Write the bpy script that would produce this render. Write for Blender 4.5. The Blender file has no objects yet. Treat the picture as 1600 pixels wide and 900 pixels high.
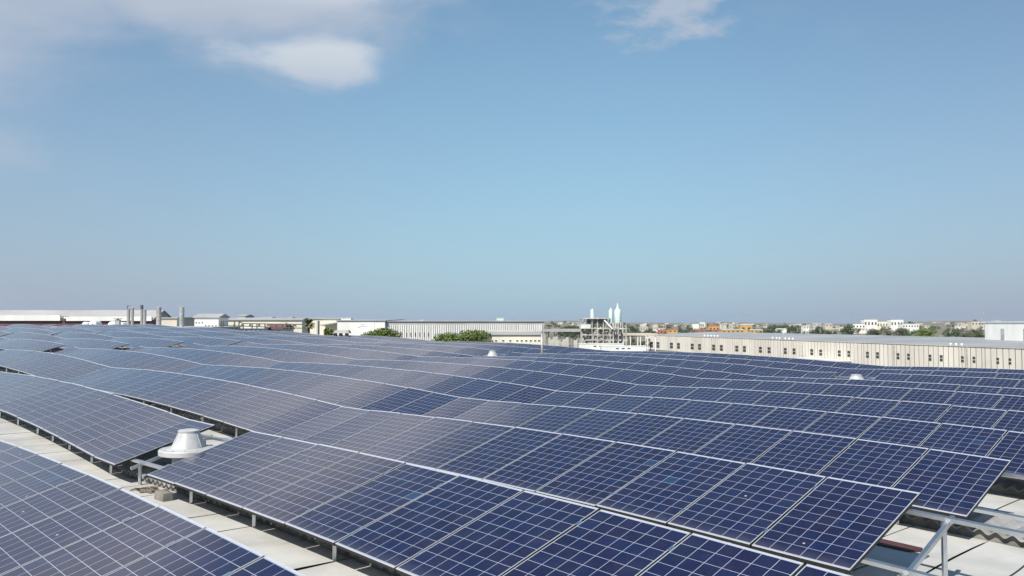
import bpy, bmesh, math, random
from mathutils import Vector, Matrix
import numpy as np

# ------------------------------------------------------------------ camera, sky, sun, exposure
SC = bpy.context.scene
COL = SC.collection
H = 11.0                                   # eye height above the yard
FPX = 1303.34                              # focal length in pixels of a 1600 px wide frame
PITCH = 0.0424
cam_d = bpy.data.cameras.new("camera"); cam = bpy.data.objects.new("camera", cam_d); COL.objects.link(cam)
cam_d.sensor_fit = 'HORIZONTAL'; cam_d.sensor_width = 36.0; cam_d.lens = FPX / 1600 * 36
cam_d.clip_start = 0.1; cam_d.clip_end = 60000
cam.location = (0, 0, H); cam.rotation_euler = (math.pi / 2 + PITCH, 0, 0)
SC.camera = cam

SUN_EL = math.radians(46); SUN_DIR = Vector((-0.53, -0.848, 0)).normalized()
to_sun = Vector((SUN_DIR.x * math.cos(SUN_EL), SUN_DIR.y * math.cos(SUN_EL), math.sin(SUN_EL)))
W = bpy.data.worlds.new("World"); SC.world = W; W.use_nodes = True
SC.view_settings.view_transform = 'Standard'; SC.view_settings.look = 'None'
SC.view_settings.gamma = 1; SC.view_settings.use_curve_mapping = False
SC.view_settings.exposure = 0.45
SKY_STRENGTH = 0.087
HAZE = 0.00006                             # per metre
sun_d = bpy.data.lights.new("sun", 'SUN'); sun_d.energy = 4.6; sun_d.angle = math.radians(0.53); sun_d.color = (1, .94, .84)
sun = bpy.data.objects.new("sun", sun_d); COL.objects.link(sun)
sun.rotation_euler = (-to_sun).to_track_quat('-Z', 'Y').to_euler(); sun.location = (0, 0, 60)


class NT:
    """tiny node-tree writer"""
    def __init__(s, tree): s.t = tree; s.n = tree.nodes; s.l = tree.links
    def new(s, kind, **kw):
        n = s.n.new(kind)
        for k, v in kw.items():
            if k.startswith('i_'):
                k = k[2:]; n.inputs[int(k) if k.isdigit() else k].default_value = v
            else: setattr(n, k, v)
        return n
    def link(s, a, b): s.l.new(a, b)
    def math(s, op, a, b=None, c=None, clamp=False):
        n = s.n.new('ShaderNodeMath'); n.operation = op; n.use_clamp = clamp
        for i, v in enumerate((a, b, c)):
            if v is None: continue
            if isinstance(v, (int, float)): n.inputs[i].default_value = v
            else: s.l.new(v, n.inputs[i])
        return n.outputs[0]
    def mix(s, f, a, b, blend='MIX'):
        n = s.n.new('ShaderNodeMix'); n.data_type = 'RGBA'; n.blend_type = blend; n.clamp_factor = True
        for i, v in ((0, f), (6, a), (7, b)):
            if isinstance(v, (int, float)): n.inputs[i].default_value = v
            elif isinstance(v, tuple): n.inputs[i].default_value = (*v, 1)
            else: s.l.new(v, n.inputs[i])
        return n.outputs[2]
    def noise(s, vec, scale, detail=4, rough=.55, dist=0):
        n = s.n.new('ShaderNodeTexNoise'); n.inputs['Scale'].default_value = scale
        n.inputs['Detail'].default_value = detail; n.inputs['Roughness'].default_value = rough
        n.inputs['Distortion'].default_value = dist
        if vec is not None: s.l.new(vec, n.inputs['Vector'])
        return n.outputs['Fac']
    def ramp(s, f, lo, hi, a=0., b=1.):
        n = s.n.new('ShaderNodeMapRange'); n.interpolation_type = 'SMOOTHSTEP'
        for i, v in enumerate((f, lo, hi, a, b)):
            if isinstance(v, (int, float)): n.inputs[i].default_value = v
            else: s.l.new(v, n.inputs[i])
        return n.outputs[0]


def build_world():
    t = NT(W.node_tree); t.n.clear()
    out = t.new('ShaderNodeOutputWorld'); bg = t.new('ShaderNodeBackground')
    bg.inputs[1].default_value = SKY_STRENGTH
    sky = t.new('ShaderNodeTexSky', sky_type='NISHITA')
    sky.sun_disc = False; sky.sun_elevation = SUN_EL; sky.sun_rotation = math.atan2(SUN_DIR.x, SUN_DIR.y)
    sky.altitude = 30; sky.air_density = 1.0; sky.dust_density = 0.3; sky.ozone_density = 3.0
    tc = t.new('ShaderNodeTexCoord'); sep = t.new('ShaderNodeSeparateXYZ'); t.link(tc.outputs['Generated'], sep.inputs[0])
    x, y, z = sep.outputs
    az = t.math('MULTIPLY', t.math('ARCTAN2', x, y), 57.29578)
    el = t.math('MULTIPLY', t.math('ARCSINE', z), 57.29578)
    # camera white balance on the blue, then the pale band of low haze
    tint = t.mix(1., sky.outputs[0], (.87, 1.13, 1.08), 'MULTIPLY')
    dim = t.ramp(az, 4., 34., 1., .90)
    tint = t.mix(1., tint, dim, 'MULTIPLY')
    side = t.ramp(t.math('ABSOLUTE', t.math('ADD', az, -2.)), 2, 34)
    low = t.mix(side, (3.0, 4.2, 5.4), (2.95, 3.42, 4.6))
    base = t.mix(t.math('MULTIPLY', t.math('EXPONENT', t.math('DIVIDE', t.math('MAXIMUM', el, 0.), -15.)), 1.), tint, low)
    # cloud field lives in (azimuth, elevation) degrees
    cv = t.new('ShaderNodeCombineXYZ'); t.link(az, cv.inputs[0]); t.link(t.math('MULTIPLY', el, 2.2), cv.inputs[1])
    n1 = t.noise(cv.outputs[0], .075, 8, .56, .35)
    n2 = t.noise(cv.outputs[0], .22, 8, .6, .2)
    def blob(a, e, wa, we, p=2.):
        dx = t.math('DIVIDE', t.math('SUBTRACT', az, a), wa); dy = t.math('DIVIDE', t.math('SUBTRACT', el, e), we)
        r = t.math('ADD', t.math('MULTIPLY', dx, dx), t.math('MULTIPLY', dy, dy))
        return t.math('EXPONENT', t.math('MULTIPLY', r, -1.))
    bank = t.math('MAXIMUM', blob(-18.5, 22.8, 13.5, 5.0), t.math('MAXIMUM', blob(-37, 21, 12, 8), blob(-44, 12, 10, 9)))  # last blob: unseen bank off to the left, added to grey panel reflections
    wisp = blob(10.8, 20.4, 6, 2.4)
    small = blob(-30.5, 17.2, 1.6, .8); small2 = blob(-34, 20.6, 1.2, 1.3)
    high = blob(40, 48, 40, 16)
    d_bank = t.ramp(t.math('ADD', bank, t.math('MULTIPLY', t.math('SUBTRACT', n1, .5), 1.25)), .12, .78)
    d_wisp = t.math('MULTIPLY', t.ramp(t.math('ADD', t.math('MULTIPLY', wisp, .9), t.math('MULTIPLY', t.math('SUBTRACT', n2, .5), 2.3)), .34, 1.0), .75)
    d_small = t.math('MULTIPLY', t.ramp(t.math('ADD', t.math('MAXIMUM', small, small2), t.math('MULTIPLY', t.math('SUBTRACT', n2, .5), 1.2)), .4, 1.1), .4)
    # the dense puff: soft upper bank side, crisper right end
    puff = blob(-11.9, 17.1, 3.6, 1.9)
    puff2 = blob(-17, 17.2, 5.5, 1.7)
    d_puff = t.ramp(t.math('ADD', t.math('ADD', puff, t.math('MULTIPLY', puff2, .6)), t.math('MULTIPLY', t.math('SUBTRACT', n2, .5), .9)), .36, 1.0)
    body = t.math('MAXIMUM', t.math('MULTIPLY', d_bank, .9), t.math('MAXIMUM', d_wisp, d_small))
    col = t.mix(body, base, (4.2, 4.65, 5.5))
    core = t.ramp(t.math('ADD', bank, t.math('MULTIPLY', t.math('SUBTRACT', n1, .5), .9)), .34, .72)
    core = t.math('MULTIPLY', core, t.ramp(el, 20.0, 23.5))
    col = t.mix(t.math('MULTIPLY', core, .9), col, (8.2, 8.2, 8.6))
    puffc = t.mix(t.ramp(el, 15.2, 18.0), (4.5, 4.95, 5.75), (5.75, 6.15, 6.6))
    col = t.mix(t.math('MULTIPLY', d_puff, .8), col, puffc)
    t.link(col, bg.inputs[0]); t.link(bg.outputs[0], out.inputs[0])
build_world()

# ------------------------------------------------------------------ helpers
R = random.Random(7)

def material(name, color, rough=.7, metal=0., var=.12, scale=3., color2=None, bump=0., bscale=20., spec=.5, coord='Object', streak=False):
    m = bpy.data.materials.new(name); m.use_nodes = True
    t = NT(m.node_tree); p = t.n['Principled BSDF']
    p.inputs['Roughness'].default_value = rough; p.inputs['Metallic'].default_value = metal
    p.inputs['Specular IOR Level'].default_value = spec
    tc = t.new('ShaderNodeTexCoord'); vec = tc.outputs[coord]
    if streak:
        mp = t.new('ShaderNodeMapping'); t.link(vec, mp.inputs[0]); mp.inputs['Scale'].default_value = (1, 1, .15); vec = mp.outputs[0]
    n = t.noise(vec, scale, 6, .6)
    c2 = color2 or tuple(c * (1 - var * 2.2) for c in color)
    c = t.mix(t.ramp(n, .32, .72), c2, tuple(min(1, v * (1 + var * .4)) for v in color))
    t.link(c, p.inputs['Base Color'])
    if bump:
        b = t.new('ShaderNodeBump'); b.inputs['Strength'].default_value = bump; b.inputs['Distance'].default_value = .02
        t.link(t.noise(vec, bscale, 5, .6), b.inputs['Height']); t.link(b.outputs[0], p.inputs['Normal'])
    return m


def add_obj(name, verts, faces, mats, parent=None, mi=None, smooth=False, uv=None):
    me = bpy.data.meshes.new(name); me.from_pydata([tuple(v) for v in verts], [], faces)
    for m in (mats if isinstance(mats, (list, tuple)) else [mats]): me.materials.append(m)
    if mi is not None: me.polygons.foreach_set('material_index', mi)
    if smooth: me.polygons.foreach_set('use_smooth', [True] * len(me.polygons))
    if uv is not None:
        l = me.uv_layers.new(name='UVMap'); l.data.foreach_set('uv', np.asarray(uv, dtype=np.float32).ravel())
    me.update()
    o = bpy.data.objects.new(name, me); COL.objects.link(o)
    if parent: o.parent = parent
    return o

def tag(o, label=None, cat=None, group=None, kind=None):
    if label: o['label'] = label
    if cat: o['category'] = cat
    if group: o['group'] = group
    if kind: o['kind'] = kind
    return o

def empty(name, loc, label, cat, group=None, rot=None):
    o = bpy.data.objects.new(name, None); COL.objects.link(o); o.empty_display_size = .2
    o.location = loc
    if rot: o.rotation_euler = rot
    return tag(o, label, cat, group)

class MB:
    """mesh builder: collects quads / boxes / tubes, builds ONE object"""
    def __init__(s): s.v = []; s.f = []; s.m = []; s.o = Vector((0, 0, 0))
    def face(s, pts, mi=0):
        b = len(s.v); s.v += [Vector(p) for p in pts]; s.f.append(tuple(range(b, b + len(pts)))); s.m.append(mi); return s
    def hexa(s, p, mi=0):
        """8 corners: bottom 4 ccw, top 4 ccw"""
        b = len(s.v); s.v += [Vector(q) for q in p]
        for q in ((3, 2, 1, 0), (4, 5, 6, 7), (0, 1, 5, 4), (1, 2, 6, 5), (2, 3, 7, 6), (3, 0, 4, 7)):
            s.f.append(tuple(b + i for i in q)); s.m.append(mi)
        return s
    def box(s, x0, x1, y0, y1, z0, z1, mi=0):
        return s.hexa([(x0, y0, z0), (x1, y0, z0), (x1, y1, z0), (x0, y1, z0), (x0, y0, z1), (x1, y0, z1), (x1, y1, z1), (x0, y1, z1)], mi)
    def bar(s, a, b, w, h=None, up=Vector((0, 0, 1)), mi=0):
        a = Vector(a); b = Vector(b); h = h or w; d = (b - a).normalized()
        if abs(d.dot(up)) > .98: up = Vector((0, 1, 0))
        sx = d.cross(up).normalized() * (w / 2); sz = sx.cross(d).normalized() * (h / 2)
        return s.hexa([a - sx - sz, b - sx - sz, b + sx - sz, a + sx - sz, a - sx + sz, b - sx + sz, b + sx + sz, a + sx + sz], mi)
    def tube(s, a, b, r0, r1=None, n=12, mi=0, cap=True):
        a = Vector(a); b = Vector(b); r1 = r0 if r1 is None else r1; d = (b - a).normalized()
        up = Vector((0, 0, 1)) if abs(d.z) < .95 else Vector((1, 0, 0))
        x = d.cross(up).normalized(); y = d.cross(x); k = len(s.v)
        for c, r in ((a, r0), (b, r1)):
            for i in range(n):
                q = 2 * math.pi * i / n; s.v.append(c + (x * math.cos(q) + y * math.sin(q)) * r)
        for i in range(n):
            j = (i + 1) % n; s.f.append((k + i, k + j, k + n + j, k + n + i)); s.m.append(mi)
        if cap:
            s.f.append(tuple(k + i for i in reversed(range(n)))); s.m.append(mi); s.f.append(tuple(k + n + i for i in range(n))); s.m.append(mi)
        return s
    def lathe(s, c, prof, n=32, mi=0):
        c = Vector(c); k = len(s.v); m = len(prof)
        for r, z in prof:
            for i in range(n):
                q = 2 * math.pi * i / n; s.v.append(c + Vector((r * math.cos(q), r * math.sin(q), z)))
        for j in range(m - 1):
            for i in range(n):
                i2 = (i + 1) % n; s.f.append((k + j * n + i, k + j * n + i2, k + (j + 1) * n + i2, k + (j + 1) * n + i)); s.m.append(mi)
        return s
    def build(s, name, mats, parent=None, smooth=False, local=True):
        off = parent.matrix_world_loc if False else (Vector(parent.location) if (parent and local) else Vector((0, 0, 0)))
        if parent and parent.parent and local: off = off + Vector(parent.parent.location)
        o = add_obj(name, [v - off for v in s.v], s.f, mats, parent, s.m, smooth)
        if smooth:
            try: o.data.shade_auto_smooth = True
            except Exception: pass
        return o

def smooth_angle(o, deg=35):
    me = o.data; bm = bmesh.new(); bm.from_mesh(me)
    for e in bm.edges:
        if len(e.link_faces) == 2: e.smooth = e.calc_face_angle(0) < math.radians(deg)
    bm.to_mesh(me); bm.free(); me.polygons.foreach_set('use_smooth', [True] * len(me.polygons)); return o

CP, SP = math.cos(PITCH), math.sin(PITCH)
def ray(px, py):
    U = (px - 800) / FPX; V = -(py - 450) / FPX
    return Vector((U, CP - V * SP, SP + V * CP))
def at(px, py, Y):
    r = ray(px, py); return Vector((0, 0, H)) + r * (Y / r.y)
def onz(px, py, z):
    r = ray(px, py); return Vector((0, 0, H)) + r * ((z - H) / r.z)
def pix(p):
    x, y, z = p[0], p[1], p[2] - H
    yc = y * CP + z * SP; zc = -y * SP + z * CP
    return (800 + FPX * x / yc, 450 - FPX * zc / yc) if yc > .1 else None

# ------------------------------------------------------------------ materials
M = {}
M['slab'] = material('white_roof_slab', (.485, .482, .465), .85, var=.10, scale=.9, bump=.15, bscale=30, coord='Object')
M['cement'] = material('grey_fibre_cement', (.33, .33, .33), .9, var=.22, scale=2.2, bump=.3, bscale=25)
M['conc_dark'] = material('weathered_concrete', (.24, .23, .21), .9, var=.25, scale=2.5, bump=.4)
M['concrete'] = material('pale_concrete', (.52, .50, .46), .85, var=.12, scale=.6)
M['alu'] = material('mill_aluminium', (.72, .74, .76), .42, 1., var=.05, scale=6)
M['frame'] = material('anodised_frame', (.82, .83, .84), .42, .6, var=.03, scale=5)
M['frameside'] = material('dark_frame_side', (.016, .016, .018), .6, .0, var=.05)  # near-black puts the shade of the gaps between panels into the colour
M['clamp'] = material('clamp_aluminium', (.80, .81, .82), .35, 1., var=.03, scale=9)
M['backsheet'] = material('panel_backsheet', (.55, .55, .56), .6, var=.03)
M['ventpaint'] = material('grey_vent_paint', (.50, .51, .51), .45, .0, var=.12, scale=4)
M['brown'] = material('brown_flashing', (.085, .035, .034), .6, var=.2)
M['black'] = material('black_rubber', (.02, .02, .022), .6, var=.1)
M['rust'] = material('rusty_scrap', (.20, .16, .12), .9, var=.3, scale=8)
M['white'] = material('white_cladding', (.76, .76, .73), .6, var=.07, scale=.25, streak=True)
M['cream'] = material('cream_render', (.72, .68, .55), .75, var=.07, scale=.3, streak=True)
M['wallred'] = material('dark_red_cladding', (.15, .07, .08), .7, var=.12, scale=.3)
M['roofgrey'] = material('pale_grey_roof', (.39, .39, .385), .75, var=.10, scale=.08)
M['roofdark'] = material('grey_metal_roof', (.34, .35, .36), .6, var=.10, scale=.06)
M['tan'] = material('tan_precast_panel', (.78, .725, .635), .85, var=.10, scale=.12, streak=True)
M['dark'] = material('dark_opening', (.06, .055, .05), .5, var=.1)
M['steel'] = material('galvanised_steel', (.52, .53, .53), .5, .4, var=.15, scale=1.2)
M['flue'] = material('flue_steel', (.50, .47, .44), .45, .5, var=.15, scale=.9, streak=True)
M['railing'] = material('dark_railing_paint', (.10, .10, .09), .6)
M['silo'] = material('pale_green_silo_paint', (.62, .77, .69), .5, var=.10, scale=.4, streak=True)
M['plantgrey'] = material('dusty_plant_steel', (.58, .56, .51), .8, var=.25, scale=.35)
M['orange'] = material('ochre_render', (.60, .36, .13), .8, var=.12, scale=.1)
M['redroof'] = material('terracotta_roof', (.42, .17, .11), .85, var=.15, scale=.3)
M['redsheet'] = material('red_sheet_roof', (.20, .08, .085), .7, var=.1)
M['stone'] = material('pale_stone_render', (.60, .54, .45), .85, var=.12, scale=.06)
M['bark'] = material('bark', (.12, .09, .065), .95, var=.2, scale=3)
def foliage(name, a, b):
    m = bpy.data.materials.new(name); m.use_nodes = True; t = NT(m.node_tree); p = t.n['Principled BSDF']
    p.inputs['Roughness'].default_value = .75; p.inputs['Specular IOR Level'].default_value = .25
    g = t.new('ShaderNodeNewGeometry'); oi = t.new('ShaderNodeObjectInfo')
    f = t.math('FRACT', t.math('ADD', g.outputs['Random Per Island'], oi.outputs['Random']))
    t.link(t.mix(f, a, b), p.inputs['Base Color'])
    p.inputs['Subsurface Weight'].default_value = 0
    return m
M['leaf'] = foliage('fresh_green_leaves', (.070, .105, .022), (.16, .20, .055))
M['leafdark'] = foliage('dark_evergreen_leaves', (.028, .05, .022), (.07, .10, .045))
M['leafdry'] = foliage('grey_green_leaves', (.06, .075, .045), (.12, .13, .08))
M['palm'] = foliage('palm_fronds', (.10, .12, .05), (.20, .19, .09))

def panel_material():
    m = bpy.data.materials.new('polycrystalline_cells_under_glass'); m.use_nodes = True
    t = NT(m.node_tree); p = t.n['Principled BSDF']
    uvn = t.new('ShaderNodeUVMap', uv_map='UVMap'); sep = t.new('ShaderNodeSeparateXYZ'); t.link(uvn.outputs[0], sep.inputs[0])
    # cell coordinates (0..6, 0..10) plus 100*k offset that seeds the joined far panels
    u = t.math('MODULO', sep.outputs[0], 100.); u = t.math('SUBTRACT', u, 10.); v = sep.outputs[1]
    seed = t.math('FLOOR', t.math('DIVIDE', sep.outputs[0], 100.))
    oi = t.new('ShaderNodeObjectInfo')
    prand = t.new('ShaderNodeTexWhiteNoise', noise_dimensions='2D')
    cb = t.new('ShaderNodeCombineXYZ'); t.link(seed, cb.inputs[0]); t.link(t.math('MULTIPLY', oi.outputs['Random'], 97.), cb.inputs[1])
    t.link(cb.outputs[0], prand.inputs['Vector'])
    fu = t.math('FRACT', u); fv = t.math('FRACT', v)
    def edge(f): return t.math('MINIMUM', f, t.math('SUBTRACT', 1., f))
    g = .0165
    lu = t.math('LESS_THAN', edge(fu), g); lv = t.math('LESS_THAN', edge(fv), g)
    line = t.math('MAXIMUM', lu, lv)
    outb = t.math('MAXIMUM', t.math('LESS_THAN', v, 0.), t.math('GREATER_THAN', v, 10.))
    inu = t.math('MULTIPLY', t.math('GREATER_THAN', u, .05), t.math('LESS_THAN', u, 5.95)); lu = t.math('MULTIPLY', lu, inu)
    line = t.math('MAXIMUM', lu, lv)
    line = t.math('MAXIMUM', line, outb)
    cell = t.new('ShaderNodeTexWhiteNoise', noise_dimensions='3D')
    cc = t.new('ShaderNodeCombineXYZ'); t.link(t.math('FLOOR', u), cc.inputs[0]); t.link(t.math('FLOOR', v), cc.inputs[1])
    t.link(t.math('ADD', t.math('MULTIPLY', oi.outputs['Random'], 531.), seed), cc.inputs[2]); t.link(cc.outputs[0], cell.inputs['Vector'])
    cs = t.new('ShaderNodeSeparateColor'); t.link(cell.outputs['Color'], cs.inputs[0])
    ps = t.new('ShaderNodeSeparateColor'); t.link(prand.outputs['Color'], ps.inputs[0])
    c = t.mix(cs.outputs[0], (.0035, .0055, .026), (.005, .011, .054))
    c = t.mix(t.math('MULTIPLY', cs.outputs[1], .6), c, (.012, .006, .030))
    c = t.mix(t.math('MULTIPLY', ps.outputs[0], .5), c, (.012, .017, .058))
    c = t.mix(t.math('GREATER_THAN', cs.outputs[2], .9965), c, (.012, .035, .085))
    # crystal grains inside a cell
    vo = t.new('ShaderNodeTexVoronoi'); vo.inputs['Scale'].default_value = 14; t.link(uvn.outputs[0], vo.inputs['Vector'])
    vs = t.new('ShaderNodeSeparateColor'); t.link(vo.outputs['Color'], vs.inputs[0])
    hv = t.new('ShaderNodeHueSaturation'); t.link(t.math('ADD', .8, t.math('MULTIPLY', vs.outputs[0], .4)), hv.inputs['Value']); t.link(c, hv.inputs['Color'])
    c = t.mix(line, hv.outputs[0], (.33, .355, .45))
    # a few bird specks
    du_ = t.math('SUBTRACT', fu, .55); dv_ = t.math('SUBTRACT', fv, .4)
    rr_ = t.math('ADD', t.math('MULTIPLY', du_, du_), t.math('MULTIPLY', dv_, dv_))
    sp = t.math('MULTIPLY', t.math('LESS_THAN', cs.outputs[2], .006), t.math('LESS_THAN', t.math('ADD', rr_, t.math('MULTIPLY', vs.outputs[1], .004)), .008))
    c = t.mix(sp, c, (.42, .41, .38))
    # thin dust film, a little heavier along the low edge
    dn = t.noise(uvn.outputs[0], .55, 5, .6)
    dust = t.math('ADD', t.math('MULTIPLY', t.ramp(dn, .35, .8), .022), t.math('MULTIPLY', t.ramp(v, 1.0, -.2), .07))
    c = t.mix(dust, c, (.42, .40, .36))
    t.link(c, p.inputs['Base Color'])
    p.inputs['IOR'].default_value = 1.48
    p.inputs['Sheen Weight'].default_value = .16; p.inputs['Sheen Roughness'].default_value = .35; p.inputs['Sheen Tint'].default_value = (.85, .82, .78, 1)
    t.link(t.math('ADD', .085, t.math('MULTIPLY', ps.outputs[1], .05)), p.inputs['Roughness'])
    return m
M['pv'] = panel_material()

def stain(m, amount, scale, col):
    """rain marks and grime patches over an existing procedural base colour"""
    t = NT(m.node_tree); p = t.n['Principled BSDF']; src = p.inputs['Base Color'].links[0].from_socket
    tc = t.new('ShaderNodeTexCoord'); a = t.noise(tc.outputs['Object'], scale, 7, .68, .6); b = t.noise(tc.outputs['Object'], scale * 11, 4, .7)
    f = t.math('MULTIPLY', t.math('MAXIMUM', t.ramp(a, .52, .70), t.math('MULTIPLY', t.ramp(b, .62, .74), .8)), amount)
    t.link(t.mix(f, src, col), p.inputs['Base Color'])
stain(M['slab'], .38, .7, (.27, .26, .23)); stain(M['cement'], .5, .9, (.16, .15, .13)); stain(M['ventpaint'], .35, 2.5, (.30, .29, .26))
stain(M['roofdark'], .35, .05, (.24, .23, .22)); stain(M['tan'], .25, .35, (.42, .36, .28)); stain(M['white'], .22, .3, (.48, .47, .43))

# ------------------------------------------------------------------ the roof frame of reference
YAW = math.radians(133.0517)
U2 = Vector((math.cos(YAW), math.sin(YAW), 0)); V2 = Vector((math.sin(YAW), -math.cos(YAW), 0))
P0 = Vector((4.2049, 8.6852, 0)); Z0 = H - 1.7488
TILT = math.radians(16.55); PITCH_ROW = 3.0795
SLOPE, SAG, PER, PH = .0179, .1642, 14.1169, 10.6662
PW, PL, DU = .988, 1.65, 1.012
RP = {1: .021, 2: .017, 3: 0, 4: .041, 5: -.002, 6: .011, 7: .008, 8: .003, 9: .001, 10: -.007, 11: -.002}
RZ = {1: -.003, 2: -.033, 3: 0, 4: -.018, 5: -.024, 6: -.007, 7: .024, 8: -.035, 9: .001, 10: -.009, 11: -.019}
def _par(s):
    t = ((s - PH) / PER) % 1; return 4 * t * (1 - t)
def zw(s): return SLOPE * s + SAG * (_par(s) - _par(0))
def rp(r, s, along=0., dz=0.):
    """point of row r's top-edge line at column s; 'along' metres further up the v axis"""
    return P0 + U2 * (s * DU) + V2 * ((r - 3) * PITCH_ROW + RP.get(r, 0) + along) + Vector((0, 0, Z0 + zw(s) + RZ.get(r, 0) + dz))
CT, ST = math.cos(TILT), math.sin(TILT)
DROP = PL * ST; RUN = PL * CT
SLAB_DZ = -DROP - .36

def panel_matrix(r, s):
    """panel between columns s (right) and s+1 (left)"""
    a = rp(r, s + 1, -RUN, -DROP); b = rp(r, s, -RUN, -DROP)
    x = (b - a).normalized(); vt = V2 * CT + Vector((0, 0, ST)); n = x.cross(vt).normalized(); y = n.cross(x)
    a = a + x * ((b - a).length - PW) * .5
    jt = math.radians(R.gauss(0, .22)); js = math.radians(R.gauss(0, .22))
    m = Matrix.Translation(a) @ Matrix((( x.x, y.x, n.x, 0), (x.y, y.y, n.y, 0), (x.z, y.z, n.z, 0), (0, 0, 0, 1)))
    c = Matrix.Translation((PW / 2, PL / 2, 0))
    return m @ c @ Matrix.Rotation(jt, 4, 'X') @ Matrix.Rotation(js, 4, 'Y') @ c.inverted()

# rows: list of (row, first seam, number of panels, segment name)
def seg(r, s0, s1): return (r, s0, int(round(s1 - s0)))
SEGS = [
    ('R1', seg(1, -1.816, 14.2)),
    ('R2a', seg(2, -3.32, 8.68)), ('R2b', seg(2, 10.024, 28.024)),
    ('R3a', seg(3, 0, 39)), ('R3b', seg(3, 40.6, 46.6)),
    ('R4a', seg(4, .061, 40.061)), ('R4b', seg(4, 41.5, 60.5)),
    ('R5a', seg(5, -4.02, 40.0)), ('R5b', seg(5, 41.5, 64.5)), ('R5c', seg(5, 65.6, 71)),
    ('R6a', seg(6, -4.13, 40.9)), ('R6b', seg(6, 42.1, 64.1)), ('R6c', seg(6, 65.2, 88)),
    ('R7a', seg(7, -4.18, 40.8)), ('R7b', seg(7, 41.6, 64.6)), ('R7c', seg(7, 65.4, 94)),
    ('R8a', seg(8, -4.245, 87.8)), ('R8b', seg(8, 90.2, 95)),
    ('R9a', seg(9, -4.82, 8.184)), ('R9b', seg(9, 9.62, 25.62)), ('R9c', seg(9, 27.0, 95)),
    ('R10a', seg(10, -4.34, 24.66)), ('R10b', seg(10, 26.3, 95)),
    ('R11', seg(11, -4.44, 95)),
]

# panel meshes -----------------------------------------------------
def frame_geo():
    mb = MB(); w = .008; zt, zb = 0, -.04
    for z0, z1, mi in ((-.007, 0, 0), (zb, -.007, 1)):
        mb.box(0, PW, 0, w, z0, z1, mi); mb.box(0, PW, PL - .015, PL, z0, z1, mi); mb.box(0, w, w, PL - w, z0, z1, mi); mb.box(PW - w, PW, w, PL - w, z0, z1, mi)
    return mb
def glass_geo(): return MB().box(.0078, PW - .0078, .0078, PL - .0148, -.012, -.003)
def glass_uv(verts, faces, k=0):
    return [(((verts[i][0] - .014) / .16) + 10 + 100 * k, (verts[i][1] - .025) / .16) for f in faces for i in f]
def clamp_geo(yc): return MB().box(-.030, .004, yc - .035, yc + .035, .0005, .008).box(-.022, -.004, yc - .03, yc + .03, -.045, .0005)
fg, gg = frame_geo(), glass_geo()
def mesh_of(name, mb, mats, mi=None, uv=None):
    me = bpy.data.meshes.new(name); me.from_pydata([tuple(v) for v in mb.v], [], mb.f)
    for m in mats: me.materials.append(m)
    me.polygons.foreach_set('material_index', mi or [0] * len(mb.f))
    if uv: me.uv_layers.new(name='UVMap').data.foreach_set('uv', np.array(uv, dtype=np.float32).ravel())
    me.update(); return me
G_MI = [1, 0, 1, 1, 1, 1]
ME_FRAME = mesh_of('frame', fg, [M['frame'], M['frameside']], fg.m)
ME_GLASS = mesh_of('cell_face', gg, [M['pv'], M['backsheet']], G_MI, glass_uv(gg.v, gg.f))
ME_CL = [mesh_of('clamp', clamp_geo(y), [M['clamp']]) for y in (.30, 1.35)]
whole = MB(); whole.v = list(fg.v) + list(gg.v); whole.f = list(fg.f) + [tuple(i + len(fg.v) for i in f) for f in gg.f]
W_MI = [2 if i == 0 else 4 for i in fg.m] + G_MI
for y in (.30, 1.35):
    c = clamp_geo(y); b = len(whole.v); whole.v += c.v; whole.f += [tuple(i + b for i in f) for f in c.f]; W_MI += [3] * len(c.f)
ME_WHOLE = mesh_of('solar_panel', whole, [M['pv'], M['backsheet'], M['frame'], M['clamp'], M['frameside']], W_MI, glass_uv(whole.v, whole.f))

ORD = ['', 'first', 'second', 'third', 'fourth', 'fifth', 'sixth', 'seventh', 'eighth', 'ninth', 'tenth', 'eleventh', 'twelfth', 'thirteenth', 'fourteenth',
       'fifteenth', 'sixteenth', 'seventeenth', 'eighteenth', 'nineteenth']
TENS = {20: 'twent', 30: 'thirt', 40: 'fort', 50: 'fift', 60: 'sixt', 70: 'sevent', 80: 'eight', 90: 'ninet'}
def ordw(n):
    if n < 20: return ORD[n]
    t, u = n // 10 * 10, n % 10
    return TENS[t] + 'ieth' if u == 0 else TENS[t] + 'y-' + ORD[u]

panels = []                               # (area, segname, idx from right, matrix, row)
for sn, (r, s0, n) in SEGS:
    for k in range(n):
        m = panel_matrix(r, s0 + k)
        q = [pix(m @ Vector(c)) for c in ((0, 0, 0), (PW, 0, 0), (PW, PL, 0), (0, PL, 0))]
        vis = all(q) and any(0 <= a[0] <= 1600 and a[1] <= 900 for a in q)
        area = 0.
        if vis:
            cl = [(min(max(a[0], 0), 1600), min(max(a[1], 0), 900)) for a in q]
            area = abs(sum(cl[i][0] * cl[(i + 1) % 4][1] - cl[(i + 1) % 4][0] * cl[i][1] for i in range(4))) / 2
        panels.append([area, sn, k, m, r, vis])
seen = sorted([p for p in panels if p[5] and p[0] > 0], key=lambda p: -p[0])
chosen = set(id(p) for p in seen[:300]); detailed = set(id(p) for p in seen[:170])
ROWN = {1: 'nearest', 2: 'second', 3: 'third', 4: 'fourth', 5: 'fifth', 6: 'sixth', 7: 'seventh', 8: 'eighth', 9: 'ninth', 10: 'tenth', 11: 'eleventh'}
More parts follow.
